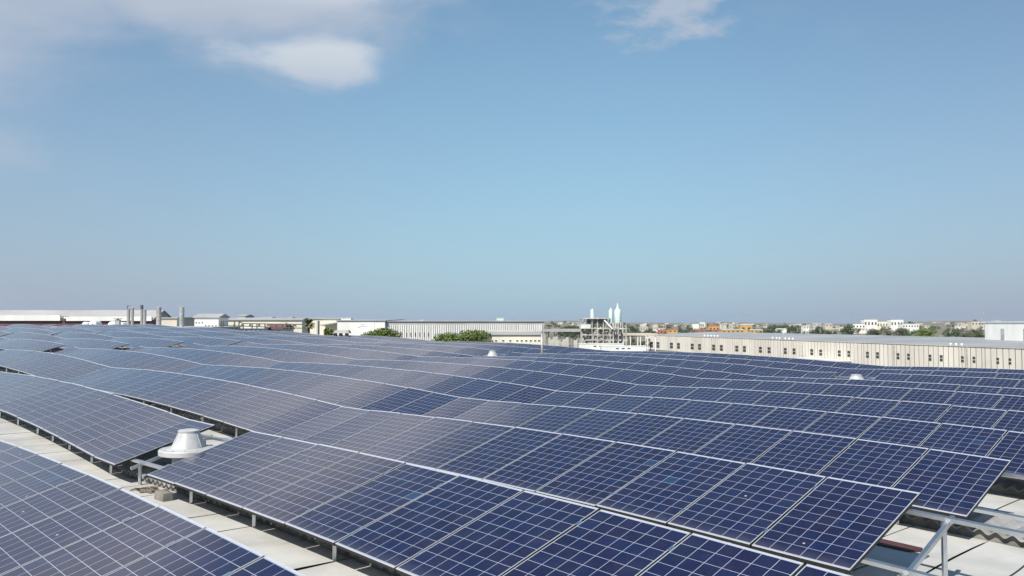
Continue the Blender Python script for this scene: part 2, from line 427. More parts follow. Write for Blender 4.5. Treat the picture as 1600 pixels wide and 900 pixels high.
def panel_label(sn, j):
    o = ordw(j)
    if sn == 'R1': return f'blue solar panel in the lower left corner row, {o} from its lower right end'
    if sn == 'R2a': return f'blue solar panel in the second row, {o} right of the near roof vent'
    if sn == 'R2b': return f'blue solar panel in the second row, {o} left of the near roof vent'
    if sn == 'R3a': return f'blue solar panel in the third row, {o} from its right end above bare rails'
    if sn == 'R4a': return f'blue solar panel in the fourth row, {o} from its free right end'
    r = int(''.join(ch for ch in sn if ch.isdigit()))
    if sn == 'R9b': return f'blue solar panel in the ninth row, {o} left of the right-hand roof vent'
    if sn == 'R9c': return f'blue solar panel in the ninth row, {o} left of the middle roof vent'
    if sn == 'R10b': return f'blue solar panel in the tenth row, {o} left of the thin flue pipe'
    if sn.endswith('b') or sn.endswith('c'): return f'far solar panel in the {ROWN[r]} row, {o} left of the gap ({sn[-1]})'
    return f'blue solar panel in the {ROWN[r]} row from the front, {o} from the right picture edge'
GROUP = 'solar panels in rows on the white roof'
far_v, far_f, far_m, far_uv = [], [], [], []
segcount = {}
first_full = first_whole = None
nfar = 0
wv = [Vector(v) for v in whole.v]
for p in panels:
    area, sn, k, m, r, vis = p
    if vis: segcount[sn] = segcount.get(sn, 0) + 1
    if id(p) in chosen:
        if sn == 'R2a':
            tot = sum(1 for q in panels if q[1] == sn and q[5]); lab = panel_label(sn, tot - segcount[sn] + 1)
        else: lab = panel_label(sn, segcount[sn])
        if id(p) in detailed:
            root = bpy.data.objects.new('solar_panel', None); COL.objects.link(root); root.empty_display_size = .1
            root.matrix_world = m; tag(root, lab, 'solar panel', GROUP)
            for nm, me in (('frame', ME_FRAME), ('cell_face', ME_GLASS), ('clamp', ME_CL[0]), ('clamp', ME_CL[1])):
                ch = bpy.data.objects.new(nm, me); COL.objects.link(ch); ch.parent = root
        else:
            o = bpy.data.objects.new('solar_panel', ME_WHOLE); COL.objects.link(o); o.matrix_world = m; tag(o, lab, 'solar panel', GROUP)
    else:
        if r <= 3 and not vis and k > 34: continue
        nfar += 1; b = len(far_v); far_v += [m @ v for v in wv]; far_f += [tuple(i + b for i in f) for f in whole.f]; far_m += W_MI
        far_uv += glass_uv(whole.v, whole.f, nfar)
o = add_obj('solar_panel', far_v, far_f, [M['pv'], M['backsheet'], M['frame'], M['clamp'], M['frameside']], None, far_m, uv=far_uv)
tag(o, 'far field of greyish solar panels covering the back of the roof', 'solar panels', GROUP, 'stuff')

# ------------------------------------------------------------------ mounting racks
def rack(r, s0, s1, posts, label):
    root = empty('mounting_rack', rp(r, s0, -RUN, SLAB_DZ), label, 'mounting rack', 'aluminium racks under the panel rows')
    # rails under the panels, at 0.30 and 1.35 m up the slope
    nrm = (Vector((0, 0, CT)) - V2 * ST)
    def railp(s, yy, dn=.062): return rp(r, s, -RUN + yy * CT, -DROP + yy * ST) - nrm * dn
    for yy in (.30, 1.35):
        mb = MB(); s = s0
        while s < s1 - 1e-6:
            e = min(s + 1, s1); mb.bar(railp(s, yy), railp(e, yy), .042, .042, nrm); s = e
        mb.build('rail', M['alu'], root)
    for i, s in enumerate(posts):
        if not s0 <= s <= s1: continue
        f, b = railp(s, .30, .105), railp(s, 1.35, .105)
        ext = (b - f).normalized()
        if r <= 4:
            for c_ in (f, b):
                w_ = c_ + nrm * .03 - U2 * .03
                MB().bar(w_ - ext * .03, w_ + ext * .03, .012, .07, nrm).tube(w_ + nrm * .01 - U2 * .004, w_ + nrm * .01 - U2 * .016, .010, n=6).tube(w_ - nrm * .02 - U2 * .004, w_ - nrm * .02 - U2 * .016, .010, n=6).build('bracket', M['clamp'], root)
        MB().bar(f - ext * .16, b + ext * .12, .04, .045, nrm).build('rafter', M['alu'], root)
        for q in (f + U2 * .043, b + U2 * .043):
            zb = rp(r, s, 0, SLAB_DZ).z
            if (q - Vector((0, 0, 0))) is None: continue
            MB().bar(Vector((q.x, q.y, zb + .006)), q + Vector((0, 0, .04)), .04, .04).box(q.x - .05, q.x + .05, q.y - .05, q.y + .05, zb, zb + .006).build('post', M['alu'], root)
    if r in (2, 3):
        q = random.Random(r); s = max(s0, -1.5)
        while s < min(s1, 22) - 1.3:
            e = s + q.uniform(.8, 1.5); sag = q.uniform(.03, .12); mb = MB(); prev = None
            for k in range(9):
                t_ = k / 8; p = railp(s + (e - s) * t_, .36, .10) - Vector((0, 0, sag * 4 * t_ * (1 - t_)))
                if prev is not None: mb.tube(prev, p, .007, n=6)
                prev = p
            mb.build('cable', M['black'], root); s = e + q.choice([0, 0, .4, 1.1])
    return root
def every(a, b, st): 
    out = []; s = a
    while s < b: out.append(s); s += st
    return out
rack(1, -1.8, 14.2, every(-1, 14, 1.8), 'bare metal rack carrying the row of panels in the lower left corner')
rack(2, -3, 27.6, [-1.3, .5, 2.3, 4.15, 5.97, 7.83, 9.79, 11.1, 12.1, 13.4, 14.5, 15.6, 17.2, 18.9, 20.6, 22.4, 24.2, 26], 'metal rack whose short posts stand on the white strip, below the near vent')
rack(3, -4, 46, [-.36, 1.4] + every(3, 12.5, 1.7) + [13.0] + every(14.7, 46, 1.8), 'metal rack with bare rails running out past the third row at lower right')
rack(4, -4, 60, [-.75, .95] + every(1.7, 30, 1.8) + every(31, 60, 3), 'metal rack with bare rails past the fourth row beside the picture edge')
for r in range(5, 12):
    rack(r, -4.5, 95 if r > 6 else 72, every(-3.6, 20, 1.8) + every(21, 60, 4.5), f'metal rack under the {ROWN[r]} row of panels, seen at gaps between them')

# ------------------------------------------------------------------ our own building: ribbed white roof
fac = empty('factory_building', P0 + Vector((0, 0, 0)), 'large factory with white roof strips under the rows of solar panels', 'building')
def slab_strip(r, v0, v1, s0, s1, rnd):
    """white slabs between row r and r+1: every slab its own quad, with 15 mm joints"""
    mb = MB(); s = s0
    while s < s1:
        e = s + rnd.uniform(.82, .98); n = 3
        g = .010
        vs = [v0 + (v1 - v0) * k / 4 for k in range(5)]
        bow = rnd.uniform(-.02, .06)
        for i in range(n):
            a = s + g + (e - s - 2 * g) * i / n; b = s + g + (e - s - 2 * g) * (i + 1) / n
            for k in range(4):
                w0, w1 = bow * math.sin(k / 4 * math.pi), bow * math.sin((k + 1) / 4 * math.pi)
                mb.face([rp(r, a + w0, vs[k], SLAB_DZ), rp(r, a + w1, vs[k + 1], SLAB_DZ), rp(r, b + w1, vs[k + 1], SLAB_DZ), rp(r, b + w0, vs[k], SLAB_DZ)])
        s = e
    o = mb.build('roof_slab', M['slab'], fac)
    return o
def corrugated(r, v0, v1, s0, s1, hi):
    """fibre-cement sheets under row r, waves across s"""
    mb = MB(); step = .0221 if hi else .0885; n = int((s1 - s0) * DU / step); amp = .026
    base = .125
    rows = 4; vv = [v0 + (v1 - v0) * k / rows for k in range(rows + 1)]
    verts = []
    for i in range(n + 1):
        d = i * step; s = s0 + d / DU; w = amp * math.cos(2 * math.pi * d / .177)
        for k, vq in enumerate(vv):
            verts.append(rp(r, s, vq, SLAB_DZ + base + w + (.03 if k in (1, 2, 3) else 0)))
        verts.append(rp(r, s, v0, SLAB_DZ + base + w - .009))
    q = rows + 2
    mb.v = verts
    for i in range(n):
        for k in range(rows):
            mb.f.append((i * q + k, i * q + k + 1, (i + 1) * q + k + 1, (i + 1) * q + k)); mb.m.append(0)
        mb.f.append((i * q + rows + 1, i * q, (i + 1) * q, (i + 1) * q + rows + 1)); mb.m.append(0)
    o = mb.build('corrugated_sheet', M['cement'], fac); o.data.polygons.foreach_set('use_smooth', [True] * len(o.data.polygons))
    smooth_angle(o, 40)
    # dark upstand under the sheet edge
    k = MB(); s = s0
    while s < s1:
        e = min(s + 1, s1)
        k.face([rp(r, s, v0 + .07, SLAB_DZ - .02), rp(r, e, v0 + .07, SLAB_DZ - .02), rp(r, e, v0 + .07, SLAB_DZ + .12), rp(r, s, v0 + .07, SLAB_DZ + .12)])
        s = e
    k.build('upstand', M['conc_dark'], fac)
rr = random.Random(3)
GAPV0, GAPV1 = -.10, PITCH_ROW - RUN + .46
for r in range(-1, 12):
    slab_strip(r, GAPV0 if r < 11 else -1.4, GAPV1 if r < 11 else .9, -12, 96, rr)
    if r + 1 <= 11 and r >= -1:
        s0 = .75 if r + 1 == 3 else -12
        corrugated(r + 1, -RUN + .40, .02, s0, 96 if r > 3 else 50, r + 1 in (2, 3, 4, 5))
        if s0 > -12: slab_strip(r + 1, -RUN + .473, -.112, -12, s0, rr)
# under-sheet that closes the joints, and the walls
mb = MB(); s = -12.5
while s < 97:
    e = s + 1.5; z = -.035
    mb.face([rp(-2, s, 0, SLAB_DZ + z), rp(11, s, .9, SLAB_DZ + z), rp(11, e, .9, SLAB_DZ + z), rp(-2, e, 0, SLAB_DZ + z)]); s = e
mb.build('roof_deck', M['conc_dark'], fac)
mb = MB()
def wallseg(a, b, t=.3):
    mb.hexa([Vector((a.x, a.y, 0)), Vector((b.x, b.y, 0)), Vector((b.x, b.y, 0)) + V2 * .01, Vector((a.x, a.y, 0)) + V2 * .01, a, b, b + V2 * .01, a + V2 * .01])
s = -12
while s < 96:
    wallseg(rp(11, s, .9, SLAB_DZ - .05), rp(11, s + 2, .9, SLAB_DZ - .05)); s += 2
for s in (-12.2, 96.6):
    a, b = rp(-2, s, 0, SLAB_DZ - .05), rp(11, s, .9, SLAB_DZ - .05)
    mb.face([Vector((a.x, a.y, 0)), Vector((b.x, b.y, 0)), b, a])
mb.build('wall', M['concrete'], fac)
# brown flashing left on the slab beyond the third row
mb = MB()
for k in range(3):
    a, b = .40 + k * .7, .40 + (k + 1) * .7
    mb.hexa([rp(3, a, .70, SLAB_DZ + .004), rp(3, b, .66, SLAB_DZ + .004), rp(3, b, .84, SLAB_DZ + .004), rp(3, a - (.1 if k == 0 else 0), .84, SLAB_DZ + .004),
             rp(3, a, .70, SLAB_DZ + .02), rp(3, b, .66, SLAB_DZ + .02), rp(3, b, .84, SLAB_DZ + .05), rp(3, a - (.1 if k == 0 else 0), .84, SLAB_DZ + .05)])
mb.build('flashing', M['brown'], fac)

# ------------------------------------------------------------------ roof vents
def vent(base, sc, label, lift=.35):
    root = empty('roof_vent', base, label, 'roof vent', 'grey cone roof vents'); base = base + Vector((0, 0, lift))
    o = MB().lathe(base, [(.24 * sc, -lift - .05), (.24 * sc, .02)], 32).build('neck', M['ventpaint'], root); smooth_angle(o)
    o = MB().lathe(base, [(.01 * sc, .0), (.425 * sc, .0), (.437 * sc, .010 * sc), (.437 * sc, .074 * sc), (.422 * sc, .090 * sc), (.34 * sc, .102 * sc), (.26 * sc, .110 * sc)], 48).build('base_flange', M['ventpaint'], root); smooth_angle(o)
    o = MB().lathe(base, [(.262 * sc, .10 * sc), (.250 * sc, .125 * sc), (.20 * sc, .235 * sc), (.162 * sc, .32 * sc), (.15 * sc, .345 * sc)], 48).build('cone', M['ventpaint'], root); smooth_angle(o)
    mb = MB()
    for a in (3.9, 5.9):                                             # folded standing seams
        d = Vector((math.cos(a), math.sin(a), 0)); pr = [(.252, .125), (.202, .235), (.164, .32)]
        for (r0, z0), (r1, z1) in zip(pr, pr[1:]): mb.bar(base + d * r0 * sc + Vector((0, 0, z0 * sc)), base + d * r1 * sc + Vector((0, 0, z1 * sc)), .012 * sc, .008 * sc, d)
    mb.build('seam', M['ventpaint'], root)
    mb = MB()
    for k in range(14):
        a = k / 14 * 6.283; d = Vector((math.cos(a), math.sin(a), 0)); p = base + d * .39 * sc + Vector((0, 0, .092 * sc)); mb.tube(p, p + Vector((0, 0, .012 * sc)), .010 * sc, n=6)
    mb.build('rivet', M['steel'], root)
    o = MB().lathe(base, [(.13 * sc, .335 * sc), (.155 * sc, .338 * sc), (.160 * sc, .345 * sc), (.160 * sc, .365 * sc), (.15 * sc, .372 * sc), (.09 * sc, .384 * sc), (.0005, .387 * sc)], 40).build('cap', M['ventpaint'], root); smooth_angle(o)
    return root
vent(rp(2, 9.33, -.72, SLAB_DZ + .14), 1.0, 'grey cone-shaped roof vent in the gap of the second row, nearest to the camera')
vent(rp(9, 8.65, -.75, SLAB_DZ + .14), 1.1, 'small pale roof vent between the panels at right, before the tan wall', .25)
vent(rp(9, 26.2, -.75, SLAB_DZ + .14), 1.0, 'small white roof vent in the middle distance left of the thin flue pipe', .34)

# loose things on the roof
b = rp(2, 8.35, -RUN + .12, SLAB_DZ)
root = MB().hexa([b + U2 * x + V2 * y + Vector((0, 0, z)) for x, y, z in ((.15, -.08, 0), (-.15, -.06, 0), (-.15, .08, 0), (.14, .09, 0), (.135, -.07, .15), (-.14, -.055, .14), (-.14, .07, .14), (.13, .08, .15))]).build('concrete_block', M['conc_dark'])
tag(root, 'grey concrete block lying under the panel edge beside the near vent gap', 'block')
b = rp(2, 9.25, -RUN + .2, SLAB_DZ + .004)
mb = MB(); q = random.Random(5)
for i in range(26):
    c = b + U2 * q.uniform(-.25, .22) + V2 * q.uniform(-.1, .15) + Vector((0, 0, q.uniform(.01, .05))); a = q.uniform(0, 6.3)
    d = Vector((math.cos(a), math.sin(a), q.uniform(-.2, .3))) * q.uniform(.04, .13); mb.bar(c - d, c + d, q.uniform(.015, .05), .012)
tag(mb.build('scrap_heap', M['rust']), 'rusty scrap and leaves lying at the foot of the post near the vent', 'debris')

def curve_thing(name, pts, rad, mat, label, cat):
    mb = MB()
    # Catmull-Rom through points
    P = [Vector(p) for p in pts]; P = [P[0] * 2 - P[1]] + P + [P[-1] * 2 - P[-2]]; out = []
    for i in range(1, len(P) - 2):
        for k in range(6):
            t = k / 6; a, b_, c, d = P[i - 1], P[i], P[i + 1], P[i + 2]
            out.append(.5 * ((2 * b_) + (c - a) * t + (2 * a - 5 * b_ + 4 * c - d) * t * t + (3 * b_ - a - 3 * c + d) * t ** 3))
    out.append(P[-2])
    for a, b_ in zip(out, out[1:]): mb.tube(a, b_, rad, n=7, cap=True)
    return tag(smooth_angle(mb.build(name, mat), 50), label, cat)
zs = rp(4, -1, 0, SLAB_DZ).z + .014
curve_thing('cable', [onz(1640, 742, zs), onz(1606, 770, zs), onz(1594, 795, zs), onz(1580, 804, zs), onz(1560, 813, zs), onz(1520, 824, zs)], .012, M['black'], 'black cable curling over the white slab beside the upper bare rails', 'cable')
zs = rp(3, -1, 0, SLAB_DZ).z + .014
curve_thing('cable', [onz(1640, 850, zs), onz(1606, 880, zs), onz(1586, 896, zs), onz(1560, 912, zs)], .012, M['black'], 'black cable on the white slab in the lower right corner', 'cable')
# thin flue standing among the panels
b = rp(10, 25.75, -.9, SLAB_DZ)
fl = empty('flue_pipe', b, 'thin grey flue pipe standing among panels in front of the cement plant', 'flue')
MB().tube(b, b + Vector((0, 0, 1.75)), .062, n=14).build('pipe', M['flue'], fl, True)
MB().tube(b + Vector((0, 0, 1.78)), b + Vector((0, 0, 1.84)), .10, .02, n=14).tube(b + Vector((0, 0, 1.74)), b + Vector((0, 0, 1.79)), .03, n=8).build('rain_cap', M['flue'], fl)

# ------------------------------------------------------------------ ground and land
def ground_material():
    m = bpy.data.materials.new('dry_land'); m.use_nodes = True; t = NT(m.node_tree); p = t.n['Principled BSDF']; p.inputs['Roughness'].default_value = .95
    tc = t.new('ShaderNodeTexCoord'); v = tc.outputs['Object']
    c = t.mix(t.ramp(t.noise(v, .012, 6), .35, .65), (.20, .18, .125), (.085, .095, .05))
    c = t.mix(t.ramp(t.noise(v, .05, 5), .4, .7), c, (.26, .23, .175))
    t.link(c, p.inputs['Base Color']); return m
M['land'] = ground_material()
def terrain_z(x, y):
    d = math.hypot(x, y)
    if d < 700: return 0.
    k = min(1, (d - 700) / 2500); k = k * k * (3 - 2 * k)
    a = math.degrees(math.atan2(x, y))
    ridge = 11 + 4 * math.sin(a * .21 + 1) + 3.5 * math.sin(a * .53) + 2 * math.sin(a * 1.3 + 2)
    return k * ridge * (1 + max(0, d - 3200) / 5200)
vs, fs = [(0, 0, 0)], []
rad = [30, 90, 200, 400, 700, 1000, 1400, 1900, 2500, 3200, 4200, 6000, 9000]; NA = 180
for rd in rad:
    for i in range(NA):
        a = 2 * math.pi * i / NA; x, y = rd * math.sin(a), rd * math.cos(a); vs.append((x, y, terrain_z(x, y)))
for i in range(NA): fs.append((0, 1 + (i + 1) % NA, 1 + i))
for j in range(len(rad) - 1):
    for i in range(NA):
        k = (i + 1) % NA; fs.append((1 + j * NA + i, 1 + j * NA + k, 1 + (j + 1) * NA + k, 1 + (j + 1) * NA + i))
g = add_obj('ground', vs, fs, M['land'], smooth=True); g['kind'] = 'structure'
m_ = material('yard_asphalt', (.10, .10, .10), .9, var=.15, scale=.05)
g = add_obj('yard_pavement', [(-200, 20, .004), (260, 20, .004), (260, 420, .004), (-200, 420, .004)], [(0, 1, 2, 3)], m_); g['kind'] = 'structure'

# ------------------------------------------------------------------ trees
def leaf_cloud(rnd, lobes, n, size, flat=.8):
    v = []; f = []
    tw = [l[3] ** 2 for l in lobes]; tot = sum(tw)
    for (cx, cy, cz, r), w in zip(lobes, tw):
        for _ in range(int(n * w / tot)):
            d = Vector((rnd.gauss(0, 1), rnd.gauss(0, 1), rnd.gauss(0, 1))).normalized() * r * (rnd.random() ** .35)
            c = Vector((cx, cy, cz)) + Vector((d.x, d.y, d.z * flat))
            a = Vector((rnd.gauss(0, 1), rnd.gauss(0, 1), rnd.gauss(0, 1))).normalized(); b_ = a.orthogonal().normalized()
            s = size * rnd.uniform(.6, 1.3); b = len(v)
            v += [c - a * s, c + b_ * s * .6, c + a * s, c - b_ * s * .6]; f.append((b, b + 1, b + 2, b + 3))
    return v, f
def tree(base, h, w, seed, mat, label, n=900, group=None, flat=.8, leaf=None, low=.35, name='tree', lobesn=9):
    rnd = random.Random(seed); base = Vector(base)
    t = empty(name, base, label, 'tree', group)
    mb = MB(); tr = max(.08, h * .03)
    top = Vector((rnd.uniform(-.05, .05) * w, 0, h * .62)); mb.tube((0, 0, -.3), top, tr, tr * .45, 8)
    lobes = []
    for i in range(lobesn):
        a = rnd.uniform(0, 6.28); q = rnd.uniform(.1, 1) ** .6; rr_ = w * .5 * rnd.uniform(.32, .5)
        zc = h * (low + (1 - low) * rnd.uniform(.25, .8)) ; k = 1 - .55 * max(0, (zc / h - .6) / .4)
        p = Vector((math.cos(a) * q * (w * .5 - rr_ * .6) * k, math.sin(a) * q * (w * .5 - rr_ * .6) * k, min(zc, h - rr_ * flat)))
        lobes.append((p.x, p.y, p.z, rr_)); mb.tube(top * rnd.uniform(.5, .95), p, tr * .4, tr * .12, 6)
    o = add_obj('trunk', mb.v, mb.f, M['bark'], t)
    v, f = leaf_cloud(rnd, lobes, n, leaf or max(.12, w * .035), flat)
    add_obj('crown', v, f, mat, t)
    return t
def tree_px(px0, px1, pytop, Y, seed, mat, label, n=900, base=None, **kw):
    c = at((px0 + px1) / 2, pytop, Y); w = (px1 - px0) * Y / FPX
    z = 0. if base is None else base
    return tree((c.x, c.y, z), c.z - z, w, seed, mat, label, n, **kw)

# big green trees in front of the striped hall
tree_px(556, 634, 512, 150, 11, M['leaf'], 'green rounded tree top just left of the striped hall doors', 5200, low=.66, flat=.45, leaf=.17, lobesn=26)
tree_px(662, 736, 519, 152, 16, M['leaf'], 'low green tree top left of the taller one, in front of the striped hall', 3800, low=.66, flat=.42, leaf=.17, lobesn=22)
tree_px(702, 776, 514.5, 150, 12, M['leaf'], 'tallest green tree top in front of the white striped hall', 5200, low=.62, flat=.45, leaf=.17, lobesn=34)
tree_px(498, 526, 509.5, 150, 13, M['leaf'], 'small green tree top beside the bare poles and palm', 2200, low=.65, flat=.7, leaf=.2)
tree_px(274, 308, 494, 190, 14, M['leafdark'], 'dark evergreen tree behind the rightmost flue stack', 2600, low=.35, flat=1., leaf=.3, lobesn=12)
tree_px(252, 272, 492, 230, 15, M['leafdry'], 'pale tree showing over the beige block among the flue stacks', 700, low=.5)
for i, (a, b, y) in enumerate([(306, 334, 496), (344, 362, 491), (366, 388, 491.5), (390, 402, 494), (420, 438, 499), (436, 456, 498), (450, 470, 498.5)]):
    tree_px(a, b, y, 420, 30 + i, M['leafdark'], 'dark distant tree on the skyline left of the palm', 600, group='skyline trees on the left', low=.4, flat=.9)
# palm
def palm(px, pytop, pybot, Y):
    c = at(px, pytop + 7, Y); t = empty('palm_tree', (c.x, c.y, 0), 'feathery palm in front of the pale hall left of the poles', 'palm')
    MB().tube((0, 0, 0), (0, 0, c.z), .28, .22, 10).build('trunk', M['bark'], t, local=False)
    rnd = random.Random(4); v = []; f = []
    for i in range(70):
        a = rnd.uniform(0, 6.28); e0 = rnd.uniform(-.5, 1.35); L = rnd.uniform(1.3, 1.75); prev = None
        p = Vector((0, 0, c.z)); d = Vector((math.cos(a) * math.cos(e0), math.sin(a) * math.cos(e0), math.sin(e0)))
        for k in range(8):
            sd = d.cross(Vector((0, 0, 1))).normalized() if abs(d.z) < .99 else Vector((1, 0, 0))
            wv_ = .22 * math.sin(math.pi * (k + .6) / 8.8); l, r_ = p + sd * wv_ - Vector((0, 0, wv_ * .5)), p - sd * wv_ - Vector((0, 0, wv_ * .5))
            b = len(v); v += [l, p.copy(), r_]
            if k: f += [(b - 3, b - 2, b + 1, b), (b - 2, b - 1, b + 2, b + 1)]
            p = p + d * (L / 8); d = (d + Vector((0, 0, -.16))).normalized()
    add_obj('crown', v, f, M['palm'], t)
palm(482.5, 500, 519, 165)

# ------------------------------------------------------------------ halls and houses
def hall(name, px0, px1, pytop, Y, depth, wallmat, roofmat, label, cat='building', zbase=0., rise=.6, eaves=.25, skew=0.):
    """flat-fronted building whose front faces the camera; returns (root, helper) where helper maps photo px to the facade"""
    a, b = at(px0, pytop, Y), at(px1, pytop, Y + skew); z = a.z
    b = Vector((b.x, b.y, z)); d = (b - a); d.z = 0; L = d.length; ux = d.normalized(); uy = Vector((-ux.y, ux.x, 0))
    root = empty(name, (a.x, a.y, zbase), label, cat)
    def P(x, y, zz): return Vector((a.x, a.y, 0)) + ux * x + uy * y + Vector((0, 0, zz))
    mb = MB(); mb.hexa([P(0, 0, zbase), P(L, 0, zbase), P(L, depth, zbase), P(0, depth, zbase), P(0, 0, z - .02), P(L, 0, z - .02), P(L, depth, z - .02), P(0, depth, z - .02)])
    mb.build('wall', wallmat, root)
    mb = MB(); e = eaves
    for y0, y1, z0_, z1_ in ((-e, depth / 2, z, z + rise), (depth / 2, depth + e, z + rise, z)):
        mb.hexa([P(-e, y0, z0_), P(L + e, y0, z0_), P(L + e, y1, z1_), P(-e, y1, z1_), P(-e, y0, z0_ + .18), P(L + e, y0, z0_ + .18), P(L + e, y1, z1_ + .18), P(-e, y1, z1_ + .18)])
    mb.face([P(0, 0, z - .02), P(0, depth, z - .02), P(0, depth / 2, z + rise)]); mb.face([P(L, 0, z - .02), P(L, depth, z - .02), P(L, depth / 2, z + rise)])
    mb.build('roof', roofmat, root)
    def fx(px): 
        # intersect pixel ray with facade plane (plan view)
        r = ray(px, 505); k = (a.x * ux.y - a.y * ux.x) / (r.x * ux.y - r.y * ux.x); p = Vector((r.x * k, r.y * k, 0)); return (p - Vector((a.x, a.y, 0))).dot(ux)
    def fz(px, py):
        r = ray(px, py); k = (a.x * ux.y - a.y * ux.x) / (r.x * ux.y - r.y * ux.x); return H + r.z * k
    def panel(nm, p0, p1, y0, y1, mat, out=.05, back=.02, local_mb=None):
        x0, x1 = fx(p0), fx(p1); pm = (p0 + p1) / 2; z1_, z0_ = fz(pm, y0), fz(pm, y1)
        m2 = local_mb or MB(); m2.hexa([P(x0, -out, z0_), P(x1, -out, z0_), P(x1, back, z0_), P(x0, back, z0_), P(x0, -out, z1_), P(x1, -out, z1_), P(x1, back, z1_), P(x0, back, z1_)])
        if local_mb is None: return m2.build(nm, mat, root)
    root_h = dict(P=P, L=L, z=z, fx=fx, fz=fz, panel=panel, ux=ux, uy=uy)
    return root, root_h

def window(h, root, p0, p1, y0, y1, fm=None):
    f = h['panel']('window', p0, p1, y0, y1, fm or M['white'], .06)
    x0, x1 = h['fx'](p0), h['fx'](p1); pm = (p0 + p1) / 2; z1, z0 = h['fz'](pm, y0), h['fz'](pm, y1); e = min(.12, (x1 - x0) * .14); P = h['P']
    m2 = MB().hexa([P(x0 + e, -.075, z0 + e), P(x1 - e, -.075, z0 + e), P(x1 - e, -.01, z0 + e), P(x0 + e, -.01, z0 + e), P(x0 + e, -.075, z1 - e), P(x1 - e, -.075, z1 - e), P(x1 - e, -.01, z1 - e), P(x0 + e, -.01, z1 - e)])
    o = add_obj('pane', [v - Vector(root.location) for v in m2.v], m2.f, M['dark'], f)
    return f

# left: long hall with white fascia over a dark red wall
hl, h = hall('warehouse', -160, 239, 499.5, 175, 10, M['wallred'], M['roofgrey'], 'long low hall with dark red wall and white fascia at far left', 'warehouse', rise=1.9)
h['panel']('fascia', -160, 95.5, 492.3, 501.2, M['white'], .5); h['panel']('fascia', 100, 238, 494.6, 501.4, M['white'], .45)
# pale house block, right end step of the same range
hb, h = hall('block_building', 251.5, 276.5, 497.5, 150, 12, M['stone'], M['roofgrey'], 'plain beige block between the two thickest flue stacks', 'building', rise=.05)
# annex carrying stacks and tanks
an, h = hall('annex_building', -120, 330, 513.2, 112, 40, M['concrete'], M['roofgrey'], 'low flat roofed annex carrying the flue stacks and white tanks', 'building', rise=.02)
ANZ = h['z'] + .2
def flue(px0, px1, pytop, Y, label, rods=(), cap=False, mat='flue'):
    c = at((px0 + px1) / 2, pytop, Y); r = (px1 - px0) / 2 * Y / FPX; t = empty('flue_stack', (c.x, c.y, ANZ - .05), label, 'flue stack', 'flue stacks at far left')
    b = Vector((c.x, c.y, ANZ - .05)); hgt = c.z - b.z
    o = MB().tube(b, b + Vector((0, 0, hgt)), r, n=20).build('pipe', M[mat], t); smooth_angle(o)
    mb = MB()
    for k in (.12, .34, .56, .78, .985): mb.lathe(b + Vector((0, 0, hgt * k)), [(r, -.03), (r * 1.09, -.03), (r * 1.09, .03), (r, .03)], 20)
    mb.build('band', M['steel'], t)
    for dx, top in rods:
        q = at((px0 + px1) / 2 + dx, top, Y); MB().bar((q.x, q.y, c.z - .4), (q.x, q.y, q.z), .07).build('rod', M['steel'], t)
    if cap: MB().lathe((c.x, c.y, c.z), [(r * 1.05, -.55), (r * 1.15, -.5), (r * 1.15, .05), (.01, .1)], 16).build('cowl', M['railing'], t)
flue(198.5, 203.5, 483, 125, 'thin flue stack at the left of the cluster with bent lamp arm', [(-1.6, 477.5)])
flue(205, 209.4, 481, 124, 'pale slim flue stack, second of the left cluster', [(.8, 479.5)])
flue(219.8, 223.6, 477.5, 128, 'short flue stack with dark cowl in the middle of the cluster', cap=True)
flue(223.8, 228.8, 484, 122, 'pinkish flue stack right of the cowled one', [(1.2, 481)])
flue(244.6, 252.2, 480.3, 120, 'thick pale flue stack left of the beige block', [(-1.5, 478), (1.2, 478)])
flue(280.6, 288.0, 480.2, 118, 'thick grey flue stack before the dark evergreen, farthest right', [(-3, 478), (2, 475.5)], mat='steel')
c = at(199.5, 477.5, 125); t = empty('lamp_arm', (c.x, c.y, c.z - 2.2), 'bent lamp arm on a thin pole above the flue stacks', 'lamp')
MB().bar(c - Vector((0, 0, 2.2)), c, .07).build('pole', M['railing'], t); MB().bar(c, c + Vector((.45, 0, .0)), .09, .06).build('lamp_head', M['railing'], t)
# white dome tanks
def tank(px, py, rpx, Y, lenm, label):
    c = at(px, py, Y); r = rpx * Y / FPX; t = empty('storage_tank', (c.x, c.y, ANZ - .1), label, 'tank', 'white tanks behind the panels at far left')
    mb = MB(); n = 24; prof = []
    for k in range(9): q = math.pi / 2 * k / 8; prof.append((math.sin(q) * r + .001, -lenm / 2 - r * .45 * math.cos(q)))
    prof += [(r, lenm / 2)]
    for k in range(9): q = math.pi / 2 * (1 - k / 8); prof.append((math.sin(q) * r + .001, lenm / 2 + r * .45 * math.cos(q)))
    mb.lathe((0, 0, 0), prof, n)
    rot = Matrix.Rotation(-math.pi / 2, 4, 'X'); mb.v = [rot @ v + c for v in mb.v]
    o = mb.build('shell', M['white'], t); smooth_angle(o)
    MB().tube(c + Vector((r * .15, -lenm / 2 - r * .47, r * .1)), c + Vector((r * .15, -lenm / 2 - r * .3, r * .1)), r * .16, n=12).build('manhole', M['dark'], t)
    MB().box(c.x - r * .8, c.x - r * .5, c.y - lenm * .4, c.y + lenm * .4, ANZ - .1, c.z - r * .4).box(c.x + r * .5, c.x + r * .8, c.y - lenm * .4, c.y + lenm * .4, ANZ - .1, c.z - r * .4).build('saddle', M['concrete'], t)
tank(149, 507.3, 6.4, 124, 1.5, 'white round-ended tank with dark manhole, left of the flue stacks')
tank(137, 508, 5.2, 127, 1.5, 'smaller white tank tucked behind its manholed neighbour')
tank(180, 508.8, 6.6, 126, 2., 'cream tank partly hidden by the capped grey duct')
